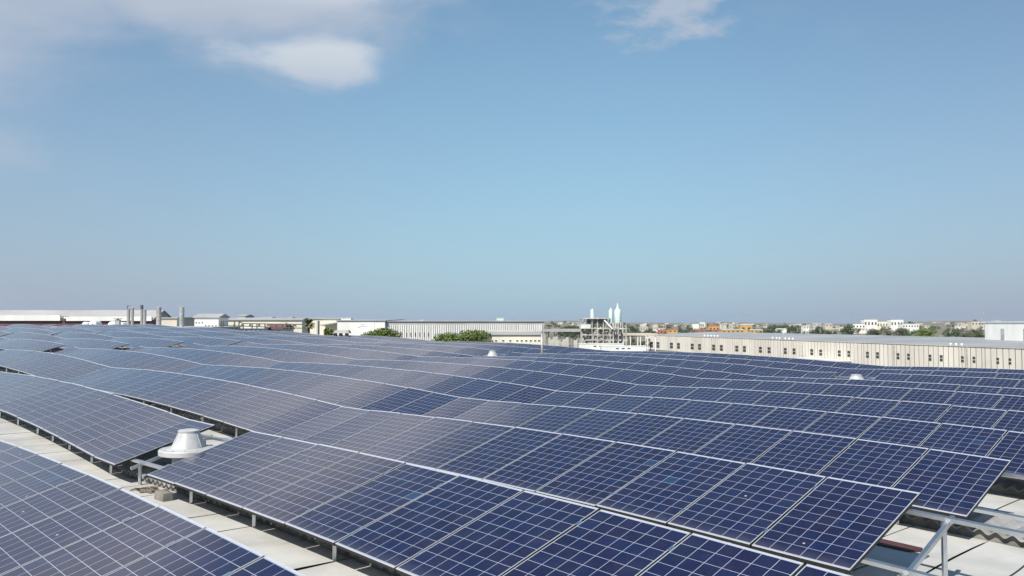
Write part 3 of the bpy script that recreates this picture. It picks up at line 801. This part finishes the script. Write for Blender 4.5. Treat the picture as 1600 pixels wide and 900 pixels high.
tank(193, 509.2, 6.0, 127, 2., 'cream tank right of the capped grey duct')
c = at(184.5, 497.5, 122); t = empty('vent_duct', (c.x, c.y, ANZ - .05), 'grey square duct with flat cap between the cream tanks', 'duct')
MB().box(c.x - .3, c.x + .3, c.y - .3, c.y + .3, ANZ - .05, c.z - .15).build('duct', M['steel'], t); MB().box(c.x - .5, c.x + .5, c.y - .5, c.y + .5, c.z - .06, c.z).box(c.x - .1, c.x + .1, c.y - .1, c.y + .1, c.z - .16, c.z - .06).build('cap', M['railing'], t)
# tower-like floodlight on the hall edge
c = at(98.5, 494.5, 170); t = empty('floodlight', (c.x, c.y, 11), 'dark floodlight bracket on the white fascia at far left', 'floodlight')
MB().bar((c.x, c.y, 10.9), c, .12).build('pole', M['railing'], t); MB().box(c.x - .5, c.x + .5, c.y - .2, c.y + .2, c.z - .9, c.z - .4).bar((c.x - .4, c.y, c.z), (c.x + 1.2, c.y, c.z - .05), .08).build('lamp_head', M['railing'], t)

# white house and long cream range behind the railing
ho, h = hall('white_house', 304, 341.5, 496.5, 145, 5, M['white'], M['roofgrey'], 'white two storey house with grey brown roof behind the stacks', 'house', rise=.55)
for q in (306.5, 311, 316): window(h, ho, q - 1, q + 1, 502.5, 505.5)
for q in (321.5, 326.5, 332, 337.5): window(h, ho, q - 1.1, q + 1.1, 507.5, 511.5)
ho, h = hall('cream_building', 343, 472, 500.5, 170, 6, M['cream'], M['roofgrey'], 'long cream building with pale roof behind the dark railing', 'building', rise=.35)
for q in (352, 366, 378, 391, 405, 419, 433, 447, 461): window(h, ho, q - 2.2, q + 2.2, 506, 510)
for i, (a, b, y, Y) in enumerate([(372, 383, 494.5, 300), (404, 421, 498, 320), (448, 453, 498, 330)]):
    hall('far_house', a, b, y, Y, 10, M['white'], M['roofgrey'], ['small white far house left of the skyline trees', 'low white far house above the cream building', 'narrow white far house between the skyline trees'][i], 'house', rise=.6)
# railing platform
def railing():
    Y = 96; pts = [(345, 517), (476, 519)]
    a, b = at(345, 516.5, Y), at(476, 518.8, Y); t = empty('walkway_railing', a, 'dark steel railing of a walkway in front of the cream building', 'railing')
    mb = MB()
    for q0, q1 in (((345, 502.3), (372, 502.0)), ((372, 502), (380, 505.5)), ((380, 505.5), (476, 507)), ((345, 509), (372, 509.3)), ((372, 509.3), (476, 513))): mb.bar(at(*q0, Y), at(*q1, Y), .10)
    mb.build('rail', M['railing'], t)
    for q in (345.5, 348.5, 366.5, 373.5, 380, 394, 401.5, 414, 432, 441, 458):
        top = 502 if q < 374 else 506; p = at(q, top, Y); MB().bar(p, (p.x, p.y, a.z - 1.4), .11).build('post', M['railing'], t)
    mb = MB(); mb.hexa([(a.x - .3, Y - .6, a.z - 1.6), (b.x + .3, Y - .6, a.z - 1.6), (b.x + .3, Y + 1.4, a.z - 1.6), (a.x - .3, Y + 1.4, a.z - 1.6), (a.x - .3, Y - .6, a.z - 1.4), (b.x + .3, Y - .6, a.z - 1.4), (b.x + .3, Y + 1.4, a.z - 1.4), (a.x - .3, Y + 1.4, a.z - 1.4)])
    for x in (a.x, (a.x + b.x) / 2, b.x): mb.box(x - .2, x + .2, Y, Y + .4, 0, a.z - 1.6)
    mb.build('deck', M['concrete'], t)
railing()
for px, y0, lab in ((447.5, 504, 'dark post rising through the walkway railing, left one of two'), (452.3, 506, 'dark post rising through the walkway railing, right one of two')):
    p = at(px, y0, 99); tag(MB().tube((p.x, p.y, 0), p, .09, n=8).build('pole', M['railing']), lab, 'pole')
p = at(495, 502, 120); tag(MB().tube((p.x, p.y, 0), p, .08, n=8).build('pole', M['white']), 'thin white pole beside a dark one, right of the palm', 'pole')
p = at(498, 501.3, 121); tag(MB().tube((p.x, p.y, 0), p, .13, n=8).build('pole', M['railing']), 'dark pole right of the palm, beside a thin white one', 'pole')
# white framed glasshouse and red canopy just beyond the panels
gh, h = hall('white_kiosk', 380, 412.5, 513.2, 104, 4, M['white'], M['white'], 'white framed kiosk with dark panes showing over the panels', 'kiosk', rise=.1)
for k in range(4): window(h, gh, 382 + k * 7.5, 388.3 + k * 7.5, 514.6, 519)
cp, h = hall('red_canopy', 414, 441, 514.8, 106, 5, M['white'], M['redsheet'], 'small red sheet roof seen through the walkway railing', 'canopy', rise=.55)
# pale hall between palm and white front
ph, h = hall('pale_hall', 471, 530, 498.8, 215, 9, M['cream'], M['roofdark'], 'pale hall behind the palm with a sloping awning', 'hall', rise=.3)
p0, p1 = at(503, 507.5, 212), at(529, 502.2, 212)
o = MB().hexa([p0 - Vector((0, 2, .3)), p1 - Vector((0, 2, .3)), p1 + Vector((0, 2.9, -.3)), p0 + Vector((0, 2.9, -.3)), p0 - Vector((0, 2, 0)), p1 - Vector((0, 2, 0)), p1 + Vector((0, 2.9, 0)), p0 + Vector((0, 2.9, 0))]).build('awning', M['plantgrey'], ph)
# white fronted hall + striped hall
wh, h = hall('white_hall', 527, 601.5, 501.6, 205, 60, M['white'], M['roofdark'], 'bright white blank hall front left of the striped hall', 'hall', rise=.4)
mb = MB()
for a, b, y in ((564, 570, 506.6), (562, 573, 509.3), (559, 563, 511)): h['panel']('sign', a, b, y, y + .7, None, .03, 0, mb)
mb.build('faded_sign', M['steel'], wh)
h['panel']('joint', 584.6, 585.1, 502.5, 520, M['steel'], .02)
sh, h = hall('striped_hall', 601.8, 850.5, 502.6, 206, 60, M['roofgrey'], M['roofdark'], 'long white hall with vertical ribs across the middle of the view', 'hall', rise=.35, skew=6)
x = 0.; mb = MB(); mb2 = MB(); P = h['P']; q = random.Random(9)
while x < h['L'] - .6:
    w = .27 if q.random() < .7 else .31
    w *= 1.25; mb.hexa([P(x, -.16, .1), P(x + w, -.16, .1), P(x + w, -.001, .1), P(x, -.001, .1), P(x, -.16, h['z'] - .75), P(x + w, -.16, h['z'] - .75), P(x + w, -.001, h['z'] - .75), P(x, -.001, h['z'] - .75)])
    x += .54 if q.random() < .9 else .6
mb.build('rib', M['white'], sh)
for px in (635.3, 642, 649, 656, 663, 669.5): h['panel']('door', px - .75, px + .75, 519.6, 526, M['dark'], .18)
for px in (810, 816, 821.6): h['panel']('door', px - .5, px + .5, 517.5, 523, M['dark'], .18)
def rooftop(px0, px1, y0, Y, mat, label, nm='rooftop_unit', z=None, d=2.):
    a, b = at(px0, y0, Y), at(px1, y0, Y); zz = z if z is not None else a.z - 1.2
    t = empty(nm, ((a.x + b.x) / 2, a.y, zz), label, 'rooftop unit')
    MB().box(a.x, b.x, a.y, a.y + d, zz, a.z - .12).build('casing', mat, t)
    MB().box(a.x - .08, b.x + .08, a.y - .08, a.y + d + .08, a.z - .12, a.z).build('lid', mat, t)
    mb = MB(); n = 4
    for k in range(n): mb.box(a.x + (b.x - a.x) * (k + .2) / n, a.x + (b.x - a.x) * (k + .8) / n, a.y - .03, a.y + .02, zz + .25 * (a.z - zz), zz + .6 * (a.z - zz))
    mb.build('grille', M['steel'], t)
rooftop(532.5, 548.5, 496.8, 215, M['white'], 'white box on the roof above the blank white hall')
rooftop(776, 787, 496.8, 212, M['silo'], 'greenish unit on the roof of the striped hall')
rooftop(656.5, 661.5, 500, 210, M['white'], 'tiny white unit on the roof edge above the ribs', d=1.)
# cream low building in front of the striped hall, right part
lo, h = hall('low_building', 761, 848, 523.5, 150, 12, M['cream'], M['roofgrey'], 'low cream building with a row of openings, right of the wide tree', 'building', rise=.4)
for k, px in enumerate([775, 786, 797, 808, 815, 822, 829, 836, 842]): window(h, lo, px - 2, px + 2, 530.6, 533.8)
u2, h = hall('low_building', 762, 830, 519.4, 185, 10, M['cream'], M['stone'], 'narrow cream range standing right against the striped hall foot', 'building', rise=.3)

# rooftop unit by the far panel edge
c = at(533, 516, 62)
t = empty('rooftop_unit', (c.x, c.y, c.z - .5), 'long grey hooded roof unit just beyond the panels, near the poles', 'rooftop unit')
MB().hexa([(c.x - .62, c.y, c.z - .22), (c.x + .62, c.y, c.z - .22), (c.x + .62, c.y + .8, c.z - .22), (c.x - .62, c.y + .8, c.z - .22), (c.x - .45, c.y + .12, c.z), (c.x + .5, c.y + .12, c.z), (c.x + .5, c.y + .7, c.z), (c.x - .45, c.y + .7, c.z)]).build('hood', M['plantgrey'], t)
mb = MB()
for x in (-.5, -.1, .35): mb.box(c.x + x - .08, c.x + x + .08, c.y + .1, c.y + .7, c.z - .7, c.z - .22)
mb.build('leg', M['dark'], t)

# ------------------------------------------------------------------ the cement plant
PY = 262.; S_ = PY / FPX
def A(px, py, dy=0.): return at(px, py, PY + dy)
def silo(px0, px1, ytop, ybot, dy, label, neck=None, bands=4):
    c = A((px0 + px1) / 2, ybot, dy); r = (px1 - px0) / 2 * S_; top = A(px0, ytop, dy).z
    t = empty('silo', (c.x, c.y, c.z), label, 'silo', 'pale green cement silos')
    o = MB().lathe(c, [(.2, -r * 1.1), (r * .98, 0), (r, .05), (r, top - c.z), (r * .93, top - c.z + .12)], 28).build('shell', M['silo'], t); smooth_angle(o)
    if neck:
        nt = A(px0, neck, dy).z - c.z; b = top - c.z
        o = MB().lathe(c, [(r * .93, b + .12), (r * .5, b + .55 * (nt - b) * .5), (r * .34, b + (nt - b) * .55), (r * .16, nt), (.01, nt + .05)], 24).build('top_cone', M['silo'], t); smooth_angle(o)
        MB().bar(c + Vector((0, 0, nt)), c + Vector((0, 0, nt + 1.1)), .14).build('mast', M['steel'], t)
    else:
        MB().lathe(c, [(r * .93, top - c.z + .12), (.01, top - c.z + .7)], 24).build('top_cone', M['silo'], t)
    for k in range(1, bands):
        MB().lathe(c + Vector((0, 0, (top - c.z) * k / bands)), [(r, -.05), (r * 1.03, -.05), (r * 1.03, .05), (r, .05)], 28).build('band', M['silo'], t)
    for sx, sy in ((-1, -1), (1, -1), (1, 1), (-1, 1)):
        p = c + Vector((sx * r * .72, sy * r * .72, .2)); MB().bar((p.x, p.y, 0), p, .3).build('leg', M['plantgrey'], t)
    return c
silo(960, 970.6, 485.5, 505, 0, 'taller wide pale green silo with stepped pointed top', neck=474, bands=4)
silo(951.2, 957.8, 485, 505, 3, 'narrower pale green silo pressed against the tall one', neck=480.5, bands=3)
silo(922.6, 928.4, 485, 503.5, 2, 'small pale green silo rising through the dark platform roof', neck=481.8, bands=2)
pl = empty('cement_plant', A(945, 540), 'dusty grey steel frame of the cement plant around the silos', 'plant')
mb = MB()
for px in (907.5, 913.6, 925, 933.5, 942.6, 953, 958, 966, 973, 978):
    ytop = 496 if px < 954 else 505
    for dy in (-1.5, 5): mb.bar(A(px, ytop, dy), Vector((A(px, ytop, dy).x, PY + dy, 0)), .32 if px > 930 else .22)
mb.build('column', M['plantgrey'], pl)
mb = MB()
for y in (513, 523, 531):
    for dy in (-1.5, 5): mb.bar(A(907, y, dy), A(980, y + .6, dy), .3, .4)
q = random.Random(21)
for k in range(85):
    a = (q.uniform(910, 978), q.uniform(507, 540)); b = (a[0] + q.uniform(-9, 9), a[1] + q.uniform(-9, 9)); mb.bar(A(*a, q.uniform(-1.5, 3)), A(*b, q.uniform(-1.5, 3)), q.uniform(.15, .38))
mb.build('bracing', M['plantgrey'], pl)
a, b = A(906.5, 496.6, -2), A(953, 496.6, -2)
MB().box(a.x, b.x, PY - 2.5, PY + 6, a.z - .35, a.z).build('platform_roof', M['plantgrey'], pl)
a, b = A(918, 497.5, 1), A(950, 506, 1)
MB().box(a.x, b.x, PY + 2.5, PY + 5, b.z, a.z).build('machine_room', M['roofdark'], pl)
a, b = A(907.3, 507, 0), A(922, 513.4, 0)
MB().box(a.x, b.x, PY - 1.8, PY + 4.8, b.z, a.z).build('control_cabin', M['white'], pl)
MB().bar(A(944, 500, -2), A(957, 514, -2), .55, .5).build('conveyor', M['white'], pl)
mb = MB()
for (p0, p1, y0, y1, dy) in ((926, 932, 520, 541, 0), (938, 945, 526, 541, -1), (957.5, 968, 517, 541, -1), (969.5, 974, 518, 541, 0), (946, 952, 514, 523, 1), (909, 920, 519, 541, 2), (974.5, 979, 504, 516, 3)):
    a, b = A(p0, y0, dy), A(p1, y1, dy); mb.box(a.x, b.x, PY + dy, PY + dy + 2.5, max(b.z, .1), a.z)
mb.build('hopper', M['concrete'], pl)
for k in range(12):
    px = q.uniform(924, 974); y0 = q.uniform(508, 530); a, b = A(px, y0, 1.5), A(px + q.uniform(2.5, 6), y0 + q.uniform(3, 8), 1.5); MB().box(a.x, b.x, PY + 1 + k * .13, PY + 3, b.z, a.z).build('cladding', q.choice([M['concrete'], M['plantgrey'], M['white']]), pl)
mb = MB()
for (p0, p1, y0, y1) in ((911, 914, 515, 518.5), (916.5, 919.5, 515, 520), (959.5, 961.2, 518.5, 530), (963, 964.5, 518.5, 530), (970, 972.5, 519, 530), (911, 914, 524, 528)):
    a, b = A(p0, y0, -2.6), A(p1, y1, -2.6); MB().box(a.x, b.x, PY - 2.2, PY - 1.95, b.z, a.z).build('opening', M['dark'], pl)
# open shed roof and clutter between striped hall and plant
os_ = empty('open_shed', A(880, 530, 15), 'long open shed with pale beam roof left of the plant', 'shed')
a, b = A(850, 514, 12), A(907, 515, 12)
MB().box(a.x, b.x, PY + 10, PY + 24, a.z - .9, a.z).build('roof', M['roofgrey'], os_)
mb = MB()
for px in (851.5, 857, 866, 875, 884, 893, 901.5, 906): p = A(px, 515, 12); mb.bar((p.x, p.y, 0), p, .3)
mb.build('column', M['plantgrey'], os_)
q = random.Random(33)
for k in range(14):
    px = q.uniform(852, 906); y = q.uniform(524, 534); w = q.uniform(3, 9); a, b = at(px, y, 240 + q.uniform(-12, 14)), None
    t = empty('material_pile', (a.x, a.y, 0), 'pale crate or pile of blocks stacked below the open shed', 'pile', 'piles in the plant yard')
    ww = w * S_ / 2; zt = max(1., a.z)
    MB().hexa([(a.x - ww, a.y - ww, 0), (a.x + ww, a.y - ww, 0), (a.x + ww, a.y + ww, 0), (a.x - ww, a.y + ww, 0), (a.x - ww * .8, a.y - ww * .8, zt), (a.x + ww * .7, a.y - ww * .8, zt * .96), (a.x + ww * .7, a.y + ww * .8, zt), (a.x - ww * .8, a.y + ww * .8, zt * .97)]).build('pile', M['concrete'] if q.random() < .6 else M['plantgrey'], t)
# white yard walls in front of the plant
for (p0, p1, y0, Y, lab) in ((905, 975, 538, 205, 'long white yard wall before the cement plant'), (940, 1010, 541.6, 185, 'bright white low wall nearest the panels below the plant')):
    wl, h = hall('yard_wall', p0, p1, y0, Y, 3, M['white'], M['white'], lab, 'wall', rise=.02, eaves=.05)
    for k in range(3): h['panel']('opening', p0 + 22 + k * 9, p0 + 27 + k * 9, y0 + 2.2, y0 + 3.8, M['dark'], .03)
# light canopy to the right of the plant with trees below
cn = empty('canopy', A(1000, 525, 30), 'pale flat canopy on thin posts between plant and tan hall', 'canopy')
a, b = A(972, 519.2, 30), A(1026, 522, 30)
MB().box(a.x, b.x, PY + 28, PY + 44, a.z - 1.1, a.z - .4).build('roof', M['stone'], cn)
mb = MB()
for px in (974, 985, 996.4, 1000.6, 1012, 1024): p = A(px, 522, 28.5); mb.bar((p.x, p.y, 0), p, .32)
mb.build('post', M['white'], cn)
for i, (a, b, y) in enumerate([(978, 996, 525), (994, 1012, 527), (1008, 1024, 526)]):
    tree_px(a, b, y, 300, 60 + i, M['leafdry'], ['grey green bush under the canopy beside the plant', 'grey green bush in the middle under the canopy', 'grey green bush under the canopy against the tan hall'][i], 600, low=.2)

# ------------------------------------------------------------------ tan hall along the right
EZ = H - 5.0
ta, tb = onz(1008, 523.4, EZ), onz(1600, 545.2, EZ)
td = (tb - ta).normalized(); tn = Vector((td.y, -td.x, 0))          # towards the viewer side
if tn.dot(Vector((0, 0, 0)) - ta) < 0: tn = -tn
TL = (tb - ta).length + 30
tan_ = empty('tan_hall', (ta.x, ta.y, 0), 'long tan panelled hall with paired dark windows along the right', 'hall')
def TP(x, out, z): return ta + td * x + tn * out + Vector((0, 0, z - EZ))
BW = 62.
mb = MB(); mb.hexa([TP(0, -BW, 0), TP(0, -.05, 0), TP(TL, -.05, 0), TP(TL, -BW, 0), TP(0, -BW, EZ - .2), TP(0, -.05, EZ - .2), TP(TL, -.05, EZ - .2), TP(TL, -BW, EZ - .2)]).build('wall_core', M['dark'], tan_)
# precast panels
def pxpar(px):
    r = ray(px, 520); k = (ta.x * td.y - ta.y * td.x) / (r.x * td.y - r.y * td.x); p = Vector((r.x * k, r.y * k, 0)); return (p - Vector((ta.x, ta.y, 0))).dot(td), k
x = 0.; mb = MB(); q = random.Random(2); sizes = []
while x < TL - .5:
    w = 1.38 if q.random() < .9 else .7
    o_ = q.uniform(-.012, .012)
    mb.hexa([TP(x, -.045, .05), TP(x, o_, .05), TP(x + w, o_, .05), TP(x + w, -.045, .05), TP(x, -.045, EZ), TP(x, o_, EZ), TP(x + w, o_, EZ), TP(x + w, -.045, EZ)]); x += w + .19
mb.build('wall_panels', M['tan'], tan_)
mb = MB(); x = 0
mb.hexa([TP(-.3, -.4, EZ + .004), TP(-.3, .12, EZ + .004), TP(TL, .12, EZ + .004), TP(TL, -.4, EZ + .004), TP(-.3, -.4, EZ + .14), TP(-.3, .12, EZ + .14), TP(TL, .12, EZ + .14), TP(TL, -.4, EZ + .14)]).build('coping', M['stone'], tan_)
mb = MB()
mb.hexa([TP(-.2, -.41, EZ + .0), TP(-.2, -BW / 2, EZ + 1.25), TP(TL, -BW / 2, EZ + 1.25), TP(TL, -.41, EZ + .0), TP(-.2, -.41, EZ + .1), TP(-.2, -BW / 2, EZ + 1.35), TP(TL, -BW / 2, EZ + 1.35), TP(TL, -.41, EZ + .1)])
mb.hexa([TP(-.2, -BW, EZ - .1), TP(-.2, -BW / 2, EZ + 1.25), TP(TL, -BW / 2, EZ + 1.25), TP(TL, -BW, EZ - .1), TP(-.2, -BW, EZ), TP(-.2, -BW / 2, EZ + 1.35), TP(TL, -BW / 2, EZ + 1.35), TP(TL, -BW, EZ)])
mb.build('roof', M['roofdark'], tan_)
for px in (1018, 1028, 1049, 1060, 1081.6, 1093, 1115, 1127, 1151, 1163, 1188, 1201.4, 1226.7, 1240.4, 1268, 1282, 1311, 1326, 1355, 1370.7, 1402.6, 1419, 1452.5, 1470, 1503, 1521, 1558, 1577):
    xc, k = pxpar(px); yc = 538.4 + (px - 1018) * (564.7 - 538.4) / (1577 - 1018)
    r = ray(px, yc); zc = H + r.z * k; hw = (pxpar(px + 2.4)[0] - pxpar(px - 2.4)[0]) / 2
    hh = (4.6 + (px - 1018) * .0011) * k / FPX
    f = MB().hexa([TP(xc - hw, -.02, zc - hh), TP(xc - hw, .03, zc - hh), TP(xc + hw, .03, zc - hh), TP(xc + hw, -.02, zc - hh), TP(xc - hw, -.02, zc + hh), TP(xc - hw, .03, zc + hh), TP(xc + hw, .03, zc + hh), TP(xc + hw, -.02, zc + hh)]).build('window', M['concrete'], tan_)
    for z0, z1 in ((zc - hh + .06, zc - .1), (zc + .1, zc + hh - .06)):
        m2 = MB().hexa([TP(xc - hw + .05, .01, z0), TP(xc - hw + .05, .04, z0), TP(xc + hw - .05, .04, z0), TP(xc + hw - .05, .01, z0), TP(xc - hw + .05, .01, z1), TP(xc - hw + .05, .04, z1), TP(xc + hw - .05, .04, z1), TP(xc + hw - .05, .01, z1)])
        add_obj('pane', [v - Vector(tan_.location) for v in m2.v], m2.f, M['dark'], f)
for px in (1112, 1254, 1397, 1511):
    xc, _ = pxpar(px); MB().bar(TP(xc, .12, 0), TP(xc, .12, EZ - .05), .22).build('downpipe', M['steel'], tan_)
# low white lean-to at the foot of the tan wall
xa, _ = pxpar(1262); xb, _ = pxpar(1330); zz = H + ray(1300, 561).z * pxpar(1300)[1]
lt = empty('lean_to', TP(xa, 2, 0), 'low white flat roof against the foot of the tan wall', 'lean-to')
MB().hexa([TP(xa, .1, zz - .25), TP(xa, 4, zz - .25), TP(xb, 4, zz - .25), TP(xb, .1, zz - .25), TP(xa, .1, zz), TP(xa, 4, zz), TP(xb, 4, zz), TP(xb, .1, zz)]).build('roof', M['white'], lt)
MB().hexa([TP(xa + .3, .1, 0), TP(xa + .3, 3.7, 0), TP(xb - .3, 3.7, 0), TP(xb - .3, .1, 0), TP(xa + .3, .1, zz - .25), TP(xa + .3, 3.7, zz - .25), TP(xb - .3, 3.7, zz - .25), TP(xb - .3, .1, zz - .25)]).build('wall', M['concrete'], lt)
# white dome ventilators on the tan roof
def dome(px, py, lab, rpx=1.6):
    xc, k = pxpar(px); out = -1.6; zb = EZ + .15; c = TP(xc + .35, out, zb); r = rpx * k / FPX
    t = empty('roof_ventilator', c, lab, 'roof ventilator', 'white dome ventilators on the tan hall roof')
    MB().tube(c, c + Vector((0, 0, r * .7)), r * .7, n=12).build('neck', M['white'], t)
    o = MB().lathe(c + Vector((0, 0, r * .7)), [(r * .98, -.0), (r, r * .3), (r * .8, r * .8), (r * .4, r * 1.1), (.005, r * 1.2)], 14).build('dome', M['white'], t); smooth_angle(o)
for px in (1094, 1099, 1104, 1109, 1114): dome(px, 523, 'white dome ventilator in the row of five at the roof\'s far end')
for px in (1199, 1205, 1209.5, 1218.5, 1224.5, 1230): dome(px, 527, 'white dome ventilator in the row of six on the tan hall roof')
for px in (1473.5, 1482, 1490.5): dome(px, 538, 'white box-like dome ventilator in the nearest row of three on the tan hall', 2.0)

# white building at the right edge
wb, h = hall('white_building', 1538.5, 1680, 503.8, 205, 60, M['white'], M['white'], 'tall plain white building with louvre strips at the right edge', 'building', rise=.05, skew=-30)
for a, b in ((1563.2, 1569), (1598.5, 1604.5)):
    f = h['panel']('louvre', a, b, 513.5, 532.5, M['steel'], .04)
rooftop(1555, 1563, 501.2, 210, M['white'], 'white rounded unit on top of the white building at right', d=1.5)
# ------------------------------------------------------------------ the far town on the right
HILL = {}
def far_house(px0, px1, ytop, ybot, Y, wall, roof, label, cat='house', group=None, rise=.5, win=0):
    a = at(px0, ytop, Y); b = at(px1, ytop, Y); zb = min(at(px0, ybot, Y).z, a.z - 1) - 6
    root, h = hall('far_building' if cat != 'house' else 'far_house', px0, px1, ytop, Y, min(14, max(6, (b.x - a.x) * .6)), wall, roof, label, cat, zbase=zb, rise=rise)
    if group: root['group'] = group
    for k in range(win):
        c = px0 + (px1 - px0) * (k + .5) / win; w = (px1 - px0) / win * .22
        h['panel']('window', c - w, c + w, ytop + (ybot - ytop) * .3, ytop + (ybot - ytop) * .62, M['dark'], .04)
    return root
# hilltop complex
far_house(1350, 1371, 499.0, 513, 900, M['white'], M['roofgrey'], 'left white tower block of the large white complex on the hill', 'building', win=4, rise=.2)
far_house(1391.5, 1411.5, 499.3, 513, 905, M['white'], M['roofgrey'], 'right white tower block of the large white complex on the hill', 'building', win=4, rise=.2)
far_house(1370, 1392, 502.2, 514, 915, M['cream'], M['roofdark'], 'middle link of the large white complex on the hill', 'building', win=5, rise=.2)
far_house(1332, 1352, 506, 515, 880, M['white'], M['roofdark'], 'low left wing of the white complex on the hill', 'building', win=4, rise=.2)
far_house(1410, 1436, 506, 514, 890, M['white'], M['roofgrey'], 'low right wing of the white complex on the hill', 'building', win=6, rise=.2)
# ochre quarter
far_house(1086, 1130, 516.2, 521, 640, M['redroof'], M['redroof'], 'long reddish block at the left end of the ochre quarter', 'building', win=6)
far_house(1108, 1124, 509.3, 519, 660, M['orange'], M['redroof'], 'squat ochre block rising above the reddish block', 'building', win=3)
far_house(1128, 1163, 515.5, 521, 630, M['orange'], M['stone'], 'low pale ochre range left of the tall ochre block', 'building', win=5)
far_house(1157, 1175, 508.4, 519, 650, M['orange'], M['stone'], 'tallest ochre block with two dark openings', 'building', win=2)
far_house(1172, 1192, 516, 521, 630, M['orange'], M['stone'], 'low ochre block at the right end of the ochre quarter', 'building', win=3)
far_house(1044, 1058, 515.2, 521, 560, M['orange'], M['redroof'], 'small ochre house above the near end of the tan hall', 'house', win=2)
far_house(1030, 1044, 516.8, 522, 570, M['redroof'], M['redroof'], 'small reddish house left of the small ochre one', 'house', win=2)
far_house(1024, 1036, 512.8, 517, 760, M['white'], M['redroof'], 'small white house among trees right of the plant', 'house', win=2)
far_house(1000, 1012, 511, 518, 800, M['stone'], M['roofgrey'], 'pale stone block directly right of the silos', 'building', win=3)
far_house(1082, 1094, 506, 511, 1200, M['white'], M['roofgrey'], 'low white far hall on the skyline above the ochre quarter', 'building', rise=.3)
far_house(1093.5, 1101.5, 503.6, 511, 1210, M['white'], M['white'], 'tall white far block with greenish front on the skyline', 'building', rise=.1)
far_house(1255, 1264, 509.6, 515, 800, M['white'], M['stone'], 'lone bright white house among dark trees, right of the ochre quarter', 'house', win=2)
far_house(1215, 1229, 514.6, 519, 700, M['white'], M['white'], 'white sheds below the dark wooded hump', 'building')
far_house(1518, 1538, 502.3, 510, 1100, M['stone'], M['stone'], 'pale unfinished block under the tower crane', 'building', win=4, rise=.1)
q = random.Random(77)
for k in range(120):
    left = k % 6 == 0
    px = q.uniform(850, 1080) if left else q.uniform(1060, 1540); Y = q.uniform(850, 2600)
    w = q.uniform(5, 14) * (900 / Y) ** .5; y = q.uniform(506.5, 511.5) if left else q.uniform(505.5, 514)
    if 1335 < px < 1436 and y < 512: y += 4
    zt = terrain_z(at(px, y, Y).x, Y); zz = at(px, y, Y).z
    if zz < zt + 2.5: y = y - (zt + 4 - zz) * FPX / Y
    far_house(px, px + w, max(y, 503.4), y + q.uniform(3, 5), Y, q.choice([M['stone'], M['stone'], M['stone'], M['white'], M['concrete'], M['tan'], M['plantgrey']]), q.choice([M['roofgrey'], M['stone'], M['redroof'], M['stone']]),
              'small pale far-off house in the scattered town on the right horizon', 'house', 'small houses of the far town', win=2, rise=.4)
for k in range(260):
    px = q.uniform(846, 1545); Y = q.choice([q.uniform(520, 900), q.uniform(900, 2000)])
    w = q.uniform(6, 17) * (800 / Y) ** .6; 
    y = q.uniform(506.5, 513.5)
    X = at(px, y, Y); zt = terrain_z(X.x, X.y)
    hgt = q.uniform(4.5, 9)
    if Y < 900 and px > 1195: hgt = q.uniform(4, 7.5)
    tree((X.x, X.y, zt - .5), hgt + .5, w * Y / FPX * 1.15, 500 + k, M['leafdry'] if q.random() < .55 else M['leafdark'], 'grey green far-off tree between the houses of the right-hand town', 170, 'trees of the far town', .75, leaf=max(.25, w * Y / FPX * .075), low=.15, lobesn=6)
for i, (a, b, y, Y, lab, m) in enumerate([(1232, 1246, 506, 900, 'left half of the dark wooded hump on the skyline', 'leafdark'), (1200, 1240, 506.4, 950, 'broad dark wooded crown on the skyline right of the ochre quarter', 'leafdark'),
        (1318, 1338, 504, 620, 'tall dark tree at the left foot of the white hilltop complex', 'leafdark'), (1352, 1378, 513, 560, 'dark bushy tree below the white hilltop complex', 'leafdry'),
        (1382, 1394, 514.5, 560, 'small bush in the gap below the white complex', 'leafdry'), (1396, 1424, 512, 545, 'rounded tree below the right wing of the white complex', 'leafdry'),
        (1430, 1466, 511.5, 530, 'broad olive green tree right of the white complex', 'leaf'), (1474, 1489, 510.5, 520, 'upright dark tree standing alone left of the white building', 'leafdark'),
        (1498, 1520, 519, 520, 'low dark shrub near the left side of the white building', 'leafdry'), (1520, 1540, 518, 515, 'low dark shrub touching the white building at right', 'leafdark'), (1270, 1284, 508.5, 760, 'dark tree right of the lone white house', 'leafdark'),
        (1286, 1300, 513, 600, 'olive bush left of the tall dark hill tree', 'leafdry'), (870, 912, 508.6, 700, 'long dark green wood left of the silos', 'leafdark'), (984, 1000, 507.5, 700, 'dark green wood immediately right of the silos', 'leafdark')]):
    base = at((a + b) / 2, 522, Y).z; 
    tree_px(a, b, y, Y, 200 + i, M[m], lab, 1500, base=min(base, terrain_z(at((a + b) / 2, 510, Y).x, Y)), low=.1 if b - a < 30 else .05, flat=.6 if b - a > 25 else .9, lobesn=14)
# tower crane
c = at(1532.5, 491, 1000); t = empty('tower_crane', (c.x, c.y, 0), 'thin grey tower crane on the skyline at right', 'crane')
MB().bar((c.x, c.y, 0), (c.x, c.y, c.z + 3), .9).build('mast', M['steel'], t)
a, b = at(1519.5, 490.3, 1000), at(1537, 491.2, 1000)
MB().bar(a, b, .7).build('jib', M['steel'], t); MB().box(b.x - 1.5, b.x, b.y - .6, b.y + .6, b.z - 2, b.z + 3).build('counterweight', M['steel'], t)

# ------------------------------------------------------------------ the air between here and the town
m = bpy.data.materials.new('haze_air'); m.use_nodes = True; t = NT(m.node_tree); t.n.clear()
o_ = t.new('ShaderNodeOutputMaterial'); v_ = t.new('ShaderNodeVolumePrincipled')
v_.inputs['Color'].default_value = (.86, .91, 1, 1); v_.inputs['Density'].default_value = HAZE; v_.inputs['Anisotropy'].default_value = .2
t.link(v_.outputs[0], o_.inputs['Volume'])
hz = MB().box(-7500, 7500, -1500, 9200, -1., 75.).build('haze', m); hz['kind'] = 'stuff'
